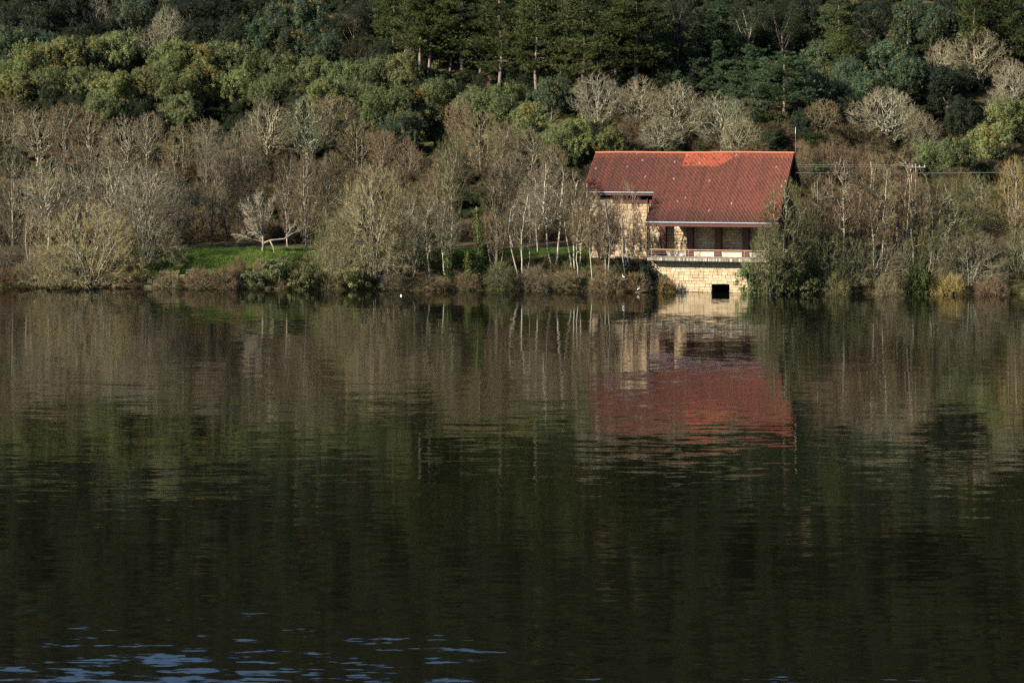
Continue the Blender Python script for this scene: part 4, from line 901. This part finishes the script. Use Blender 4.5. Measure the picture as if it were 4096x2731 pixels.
# ---- the broken tree on the grass bank
def broken_tree():
    base = at(612 * OV, 578 * OV, 300); x, Y = base.x, 300; zb = gz(x, Y)
    t = empty('broken_tree', (x, Y, zb)); mb = MB()
    mb.tube([(-.5, 0, -.2), (-.45, 0, 1.4), (-.5, 0, 2.6), (-.7, .1, 4.2)], [.24, .19, .17, .12], 8)
    mb.tube([(-.45, 0, 1.5), (.6, -.2, 1.9), (2.6, -.3, 2.1), (4.6, -.2, 3.4), (5.4, 0, 4.6)], [.14, .12, .10, .06, .02], 7)
    mb.tube([(.5, -.2, 1.9), (1.0, -.5, 1.0), (1.2, -.7, .2), (1.15, -.8, -1.4)], [.11, .09, .07, .03], 6)
    sp = [S(n=5, wander=.10, up=.05, start=.15, kids=2.4, ang=.55, ratio=.42, taper=.3), S(n=4, wander=.15, up=.05, start=.1, kids=2, ang=.6, ratio=.45), S(n=3, wander=.2, up=.04, start=1, kids=0, ang=.6, ratio=.5)]
    st = [((-.5, 0, 2.0), nrm((-.9, .1, 1)), 5.6, .12), ((-.55, 0, 2.6), nrm((-.45, -.2, 1)), 5.4, .12), ((-.6, .1, 3.2), nrm((-.1, .2, 1)), 5.6, .11), ((-.65, 0, 3.6), nrm((.3, .0, 1)), 4.6, .10), ((-.5, 0, 1.6), nrm((-1.5, .1, .7)), 4.2, .09), ((2.6, -.3, 2.1), nrm((.8, .1, 1)), 3.0, .06), ((-.6, 0, 2.4), nrm((-.8, .4, .9)), 5, .1), ((3.8, -.2, 2.9), nrm((.9, 0, .2)), 2.2, .05)]
    p = bare_tree(77, st, sp, 4200, .5, .008, pale_from=2, twig_min=.016)
    n0 = len(mb.v); mb.v += [tuple(v.co) for v in p['trunk'].vertices]; mb.f += [tuple(n0 + i for i in q.vertices) for q in p['trunk'].polygons]
    o = mb.build('trunk', M_BARK, t, True); o.color = (.25, .215, .155, 1)
    o = link('crown', p['crown'], t); o.color = (.24, .20, .14, 1)
    tag(t, 'pale broken tree with one limb bent to the ground beside the grass', 'tree')
broken_tree()

# ---- ivy columns
def ivy(px, ytop, ybot, hwpx, Y, label, seed):
    a, b = at(px * OV, ytop * OV, Y), at(px * OV, ybot * OV, Y); g = np.random.default_rng(seed); n = 1700; z0 = gz(a.x, Y)
    h = a.z - z0; t = g.random(n); hw = hwpx * OV / F_PX * Y * (.35 + 1.25 * np.abs(np.sin(t * 9 + seed * 1.7)) * (1 - .45 * t))
    ang = g.uniform(0, 6.28, n); d = np.stack([np.cos(ang), np.sin(ang), np.zeros(n)], 1); lean = (t[:, None] ** 1.5) * np.array([[-.6, .1, 0]]) * h * .08
    P = d * (hw * g.random(n) ** .45)[:, None] + lean + g.normal(0, .22, (n, 3)) * np.array([1, 1, 0]); P[:, 2] += t * h
    V, Fq, T = leaf_cards(P, d + np.array([0, 0, .4]), .20, .15, g)
    e = empty('ivy_covered_trunk', (a.x, Y, z0)); mb = MB(); mb.tube([(0, 0, -.2), (-.02 * h, 0, h * .5), (-.048 * h, .01, h * 1.02)], [.13, .11, .08], 6); tr = mb.build('trunk', M_BARK, e, True); tr.color = (.16, .13, .09, 1)
    o = link('ivy', np_mesh('ivy', V, [Fq], M_LEAF, tint=T), e); o.color = (*C_LEAF['ivy'], 1)
    tag(e, label, 'tree', 'ivy-clad trunks left of the building')
ivy(1102, 478, 640, 9, 290.6, 'tall trunk wrapped in bright green ivy, tallest of the ivy trunks', 1)
ivy(1030, 545, 640, 7, 290.2, 'short ivy-clad trunk, leftmost of the ivy trunks', 2)
ivy(1078, 575, 640, 6, 289.6, 'thin ivy-clad stem between two taller ivy trunks', 3)
ivy(1120, 560, 620, 8, 291.5, 'ivy-clad stump just right of the tallest ivy trunk', 4)

# ------------------------------------------------------------------ small built things
# stone revetment on the left bank
rv = empty('stone_revetment', tuple(at(665 * 1.0, 1100, 293.0)) ); rv.location.z = 0
M_MOSS = stone_material('mossy_block', [(.11, .115, .035), (.24, .22, .16), (.08, .09, .03), (.19, .17, .11), (.13, .13, .05)], 2.5)
US_M = make_unit_stones(M_MOSS)
for r_ in range(4):
    z = .1 + r_ * .62; x = -3.2 + (r_ % 2) * .4
    while x < 3.6:
        l = random.uniform(.6, 1.5)
        if r_ > 1 and random.random() < .45: x += l; continue
        o = link('stone', random.choice(US_M), rv); o.location = (x + l / 2, .45 + r_ * .75 + random.uniform(-.25, .25), z + .15 + random.uniform(-.1, .1)); o.scale = (l - .05, .8, random.uniform(.4, .6)); o.rotation_euler = (random.uniform(-.12, .12), random.uniform(-.09, .09), random.uniform(-.2, .2)); x += l
tag(rv, 'mossy stepped stone revetment at the water left of the grass', 'wall')
# leaning stake
p = at(958, 1062, 293.5); w = MB(); w.tube([(0, 0, -.4), (.12, 0, .35), (.32, 0, 1.05)], [.05, .045, .04], 6)
o = w.build('leaning_stake', plain('bleached_wood', (.42, .38, .32), .8, .2)); o.location = (p.x, p.y, gz(p.x, p.y)); tag(o, 'bleached stake leaning in the grass bank', 'stake')
# stone pillar among the trees
pY = solve_Y(1884, 592, 3.4); p = at(1884, 592, pY); e = empty('stone_pillar', (p.x, p.y, gz(p.x, p.y))); ht = p.z - e.location.z
n_ = int(ht / .5)
w = MB(); w.box(-.36, .36, -.36, .36, -.5, ht - .1); w.build('core', M_MORTAR, e)
for i in range(n_):
    o = link('stone', random.choice(US_R), e); o.location = (0, -.30, (i + .5) * ht / n_); o.scale = (.84, .2, ht / n_ - .03)
w = MB(); w.box(-.5, .5, -.5, .5, ht - .1, ht + .1); w.build('cap', M_BENCH, e)
tag(e, 'pale stone pillar half hidden among bare trees left of the roof', 'pillar')
# utility pole and wires
pp = at(3664, 655, 292); pz = gz(pp.x, pp.y); e = empty('utility_pole', (pp.x, pp.y, pz)); h = pp.z - pz
w = MB(); w.tube([(0, 0, -.5), (0, 0, h)], [.14, .09], 8); w.build('pole', plain('rust_pole', (.25, .13, .09), .7, .3), e)
w = MB(); w.box(-1.3, 1.3, -.06, .06, h - .55, h - .43); w.build('crossarm', M_GUTTER, e)
for x in (-1.2, -.5, .5, 1.2):
    w = MB(); w.tube([(x, 0, h - .43), (x, 0, h - .33), (x, 0, h - .2)], [.05, .09, .03], 6); w.build('insulator', M_BENCH, e)
tag(e, 'rusty utility pole with crossarm among the birches on the right', 'utility pole')
def wire(pts_px, r_, label, sag):
    (x0, y0, Y0), (x1, y1, Y1) = pts_px; a, b = at(x0, y0, Y0), at(x1, y1, Y1); w = MB(); P = []
    for i in range(17):
        t = i / 16; q = a.lerp(b, t); q.z -= sag * 4 * t * (1 - t); P.append(q)
    w.tube(P, r_, 4); o = w.build('overhead_wire', M_GUTTER); tag(o, label, 'wire', 'overhead wires right of the building')
wire(((3185, 692, 287), (4300, 686, 284)), .022, 'lowest and brightest overhead wire right of the building', .12)
wire(((3185, 668, 300), (3664, 662, 292)), .012, 'lower of two thin wires between gable and pole', .1)
wire(((3185, 659, 301), (3664, 656, 292.2)), .012, 'upper of two thin wires between gable and pole', .1)
# guard rail at far right
gY = solve_Y(4010, 842, 1.15); a = at(3900, 842, gY); e = empty('guard_rail', (a.x, a.y, a.z - 1.1))
for k, zz in enumerate((1.1, .55)):
    w = MB(); w.box(0, 9.5, -.03, .03, zz - .05, zz + .05); w.build('rail', M_BENCH, e)
for i in range(7):
    w = MB(); w.box(i * 1.55, i * 1.55 + .08, .04, .12, -1.6, 1.16); w.build('post', M_BENCH, e)
tag(e, 'pale guard rail behind the willows at the right edge', 'railing')
# white float
p = at(1605, 1184, 277.2); w = MB()
w.tube([(0, 0, -.12), (0, 0, -.05), (0, 0, .05), (0, 0, .13), (0, 0, .17), (0, 0, .21)], [.06, .13, .15, .10, .04, .04], 10)
o = w.build('float', plain('white_plastic', (.75, .75, .72), .4, .05), None, True); o.location = (p.x, p.y, 0); tag(o, 'small white float on the open water near the left shore', 'float')
# egrets
def egret(px, py, Y, label, flip, zb):
    p = at(px, py, Y); e = empty('egret', (p.x, Y, zb), flip); mb = MB()
    mb.tube([(-.22, 0, .24), (-.12, 0, .30), (0, 0, .34), (.10, 0, .38), (.15, 0, .42), (.14, 0, .48), (.10, 0, .53), (.12, 0, .59), (.17, 0, .61), (.21, 0, .605)], [.015, .065, .085, .06, .035, .022, .02, .024, .03, .015], 8)
    b = mb.build('body', plain('white_plumage', (.8, .8, .77), .8, .05), e, True)
    mb = MB(); mb.tube([(.20, 0, .605), (.31, 0, .585)], [.012, .003], 5); mb.build('bill', plain('dark_bill', (.03, .03, .03), .5, .1), e)
    for s_ in (-.03, .03):
        mb = MB(); mb.tube([(0, s_, .30), (.02, s_, .15), (-.01, s_, 0), (.05, s_, -.02)], [.012, .009, .009, .006], 5); mb.build('leg', plain('dark_leg', (.04, .035, .03), .6, .1), e)
    tag(e, label, 'bird', 'white egrets on the bank')
def perch(px, Y):
    x = (px - CX) / F_PX * Y; return max(gz(x, Y), .02)
egret(2494, 1108, 284.6, 'white egret standing in the brown bush left of the terrace', 2.4, at(2494, 1117, 284.6).z)
egret(2554, 1158, 283.6, 'white egret at the waterline just left of the terrace', .5, at(2554, 1166, 283.6).z)
# perches: dead snags the birds stand on
for (px, py, Y) in ((2494, 1117, 284.6), (2554, 1166, 283.6)):
    p = at(px, py, Y); w = MB(); w.tube([(p.x - 1.2, Y + .5, -.4), (p.x - .3, Y + .1, p.z - .12), (p.x + .25, Y - .05, p.z - .03), (p.x + .7, Y - .1, p.z + .15)], [.07, .05, .04, .015], 6)
    o = w.build('dead_branch', M_BARK); o.color = (.2, .16, .11, 1); tag(o, 'dead branch under the ' + ('egret in the brown bush' if py < 1140 else 'egret at the waterline'), 'branch')

# ------------------------------------------------------------------ ground cover and far forest (stuff)
def scatter(name, P, Sc, Rz, sources, label, cat, colr):
    m = bpy.data.meshes.new(name); m.vertices.add(len(P)); m.vertices.foreach_set('co', np.asarray(P, np.float32).ravel())
    a = m.attributes.new('sc', 'FLOAT_VECTOR', 'POINT'); a.data.foreach_set('vector', np.asarray(Sc, np.float32).ravel())
    r = np.zeros((len(P), 3), np.float32); r[:, 2] = Rz
    a = m.attributes.new('rot', 'FLOAT_VECTOR', 'POINT'); a.data.foreach_set('vector', r.ravel())
    a = m.attributes.new('pick', 'INT', 'POINT'); a.data.foreach_set('value', np.arange(len(P), dtype=np.int32) * 7 % len(sources))
    o = link(name, m); o.color = (*colr, 1)
    ng = bpy.data.node_groups.new(name, 'GeometryNodeTree'); ng.interface.new_socket('Geometry', in_out='INPUT', socket_type='NodeSocketGeometry'); ng.interface.new_socket('Geometry', in_out='OUTPUT', socket_type='NodeSocketGeometry')
    gi = ng.nodes.new('NodeGroupInput'); go = ng.nodes.new('NodeGroupOutput'); iop = ng.nodes.new('GeometryNodeInstanceOnPoints'); jn = ng.nodes.new('GeometryNodeJoinGeometry')
    for s_ in reversed(sources):
        oi = ng.nodes.new('GeometryNodeObjectInfo'); oi.inputs['Object'].default_value = s_; oi.inputs['As Instance'].default_value = True; ng.links.new(oi.outputs['Geometry'], jn.inputs[0])
    def attr(n, t):
        q = ng.nodes.new('GeometryNodeInputNamedAttribute'); q.data_type = t; q.inputs['Name'].default_value = n; return q.outputs['Attribute']
    ng.links.new(gi.outputs[0], iop.inputs['Points']); ng.links.new(jn.outputs[0], iop.inputs['Instance']); iop.inputs['Pick Instance'].default_value = True
    ng.links.new(attr('pick', 'INT'), iop.inputs['Instance Index'])
    er = ng.nodes.new('FunctionNodeEulerToRotation'); ng.links.new(attr('rot', 'FLOAT_VECTOR'), er.inputs[0]); ng.links.new(er.outputs[0], iop.inputs['Rotation'])
    ng.links.new(attr('sc', 'FLOAT_VECTOR'), iop.inputs['Scale'])
    ng.links.new(iop.outputs[0], go.inputs[0])
    md = o.modifiers.new('scatter', 'NODES'); md.node_group = ng
    tag(o, label, cat, kind='stuff')
    return o
def sources_of(kind, part_='crown'):
    names = [p[part_].name for p in PROTO[kind]]; out = []
    for nme in names:
        for o in col.objects:
            if o.type == 'MESH' and o.data.name == nme: out.append(o); break
    return out
g = np.random.default_rng(3)
def pts_region(n, Ylo, Yhi, wide=1.15, fn=None):
    Y = g.uniform(Ylo, Yhi, n * 3); X = g.uniform(-1, 1, n * 3) * wide * 2048 / F_PX * Y
    u, v = uv_of(X, Y); ok = ~((u > -1.5) & (u < 31) & (v > -2) & (v < 22)); X, Y = X[ok][:n], Y[ok][:n]
    return np.stack([X, Y, ground(X, Y) - .15], 1)
# scrub layer under the hillside trees
P = pts_region(1500, 322, 440); s = g.uniform(.6, 1.15, len(P))
scatter('hillside_scrub', P, np.stack([s * 1.3, s * 1.3, s], 1), g.uniform(0, 6.28, len(P)), sources_of('greenshrub'), 'dark green scrub filling the slope between the trees', 'scrub', (.034, .046, .018))
P = pts_region(420, 314, 352); s = g.uniform(.9, 1.6, len(P))
scatter('brown_scrub', P, np.stack([s * 1.2, s * 1.2, s], 1), g.uniform(0, 6.28, len(P)), sources_of('bareshrub'), 'brown leafless scrub below the bare trees', 'scrub', (.105, .080, .042))
P = pts_region(1000, 362, 440); s = g.uniform(.26, .5, len(P))
scatter('woodland_understory', P, np.stack([s, s, s], 1), g.uniform(0, 6.28, len(P)), sources_of('holm') + sources_of('mimosa')[:1], 'dark evergreen understory beneath the pines', 'undergrowth', (.036, .048, .024))
# forest above the frame and between (seen in the water)
P = pts_region(1750, 430, 655, 1.8); s = g.uniform(.8, 1.25, len(P))
scatter('upper_forest', P, np.stack([s, s, s * g.uniform(.85, 1.2, len(P))], 1), g.uniform(0, 6.28, len(P)), sources_of('holm') + sources_of('mimosa')[:2], 'dark forest covering the upper hill', 'forest', (.036, .046, .022))
# side wings beyond the frame edges
P = []
for _ in range(260):
    sgn = random.choice((-1, 1)); x = sgn * random.uniform(80, 190); y = random.uniform(296, 440); 
    if abs(x) > 1.12 * 2048 / F_PX * y: P.append((x, y + (shore_y(x) - 288 if y < 330 else 0), 0))
P = np.array(P); P[:, 2] = ground(P[:, 0], P[:, 1]) - .15; s = g.uniform(.8, 1.2, len(P))
scatter('side_forest', P, np.stack([s, s, s], 1), g.uniform(0, 6.28, len(P)), sources_of('mimosa') + sources_of('holm'), 'woods on the shore beyond both picture edges', 'forest', (.06, .075, .022))

# brambles along the bank: leaves and dead stems
def bank_cover():
    n = 2600; X = g.uniform(-82, 76, n); T = g.uniform(-.2, 7.5, n) ** 1.0; Y = shore_y(X) + T
    u, v = uv_of(X, Y); ok = ~((u > TU0 + .6) & (u < TU1 - 1.5) & (v < 7)) & ~((u > -1) & (u < 28) & (v > 4.5)) & ~((X > -51) & (X < -33) & (T > 3.0))
    X, Y = X[ok], Y[ok]; C = np.stack([X, Y, ground(X, Y)], 1); C[:, 2] = np.maximum(C[:, 2], .02); n = len(C)
    R = g.uniform(.3, .8, n); per = 70
    q = g.normal(0, 1, (n, per, 3)); q /= np.linalg.norm(q, axis=2, keepdims=True); q[:, :, 2] = np.abs(q[:, :, 2])
    pos = C[:, None] + q * (R[:, None, None] * g.uniform(.3, 1.0, (n, per, 1))); pos = pos.reshape(-1, 3); q = q.reshape(-1, 3)
    tone = np.repeat(g.random(n), per)
    leafy = np.repeat((g.random(n) < .55), per)
    V, Fq, Tt = leaf_cards(pos[leafy], q[leafy] + np.array([0, 0, .3]), .17, .10, g, tint=np.clip(tone[leafy] * .7 + g.random(leafy.sum()) * .3, 0, 1))
    o = link('bank_brambles', np_mesh('bank_brambles', V, [Fq], M_LEAF, tint=Tt)); o.color = (.062, .070, .026, 1); tag(o, 'low green brambles covering the bank', 'brambles', kind='stuff')
    b = pos[~leafy]; d = q[~leafy] + g.normal(0, .5, (len(b), 3)); d /= np.linalg.norm(d, axis=1, keepdims=True); e = b + d * g.uniform(.2, .7, (len(b), 1)); e[:, 2] = np.maximum(e[:, 2], .02); b[:, 2] = np.maximum(b[:, 2], .02)
    V, Fc = cones(b, e, np.full(len(b), .012)); o = link('dead_stems', np_mesh('dead_stems', V, [Fc], M_TWIG, tint=np.repeat(g.random(len(b)) * .98, 4))); o.color = (.155, .105, .06, 1); tag(o, 'brown dead stems and straw along the bank', 'dead stems', kind='stuff')
bank_cover()
def grass(n, xr, tr, colr, name, label, hgt):
    X = g.uniform(*xr, n); Y = shore_y(X) + g.uniform(*tr, n); z = ground(X, Y)
    u, v = uv_of(X, Y); ok = ~((u > .8) & (u < 28) & (v > -.6)) & (z > .05); X, Y, z = X[ok], Y[ok], z[ok]; n = len(X)
    P = np.stack([X, Y, z - .03], 1); d = g.normal(0, .35, (n, 3)); d[:, 2] = 1; h = hgt * g.uniform(.5, 1.5, (n, 1)) * (1 + .8 * np.sin(X * 1.3) * np.sin(Y * 1.9 + X))[:, None].clip(.3, 2)
    a = g.uniform(0, 6.28, n); s_ = np.stack([np.cos(a), np.sin(a), np.zeros(n)], 1) * .03
    V = np.stack([P - s_, P + s_, P + d * h], 1).reshape(-1, 3)
    o = link(name, np_mesh(name, V, [np.arange(n * 3).reshape(-1, 3)], M_LEAF, tint=np.repeat(g.random(n), 3))); o.color = (*colr, 1); tag(o, label, 'grass', kind='stuff')
grass(90000, (-56, -31), (3.2, 15), (.135, .180, .038), 'bright_grass', 'bright green grass on the sunlit left bank', .30)
grass(60000, (-31, 12), (5, 16), (.070, .115, .022), 'bank_grass', 'green grass between the stems left of the building', .28)

for o in col.objects:
    if o.parent is None and len(str(o.get('label', '')).split()) > 16: print('LONG', o.name, o['label'])
print('objects', len(bpy.data.objects), 'tris', sum(sum(len(p.vertices) - 2 for p in m.polygons) if len(m.polygons) < 2000 else len(m.loops) - 2 * len(m.polygons) for m in bpy.data.meshes))
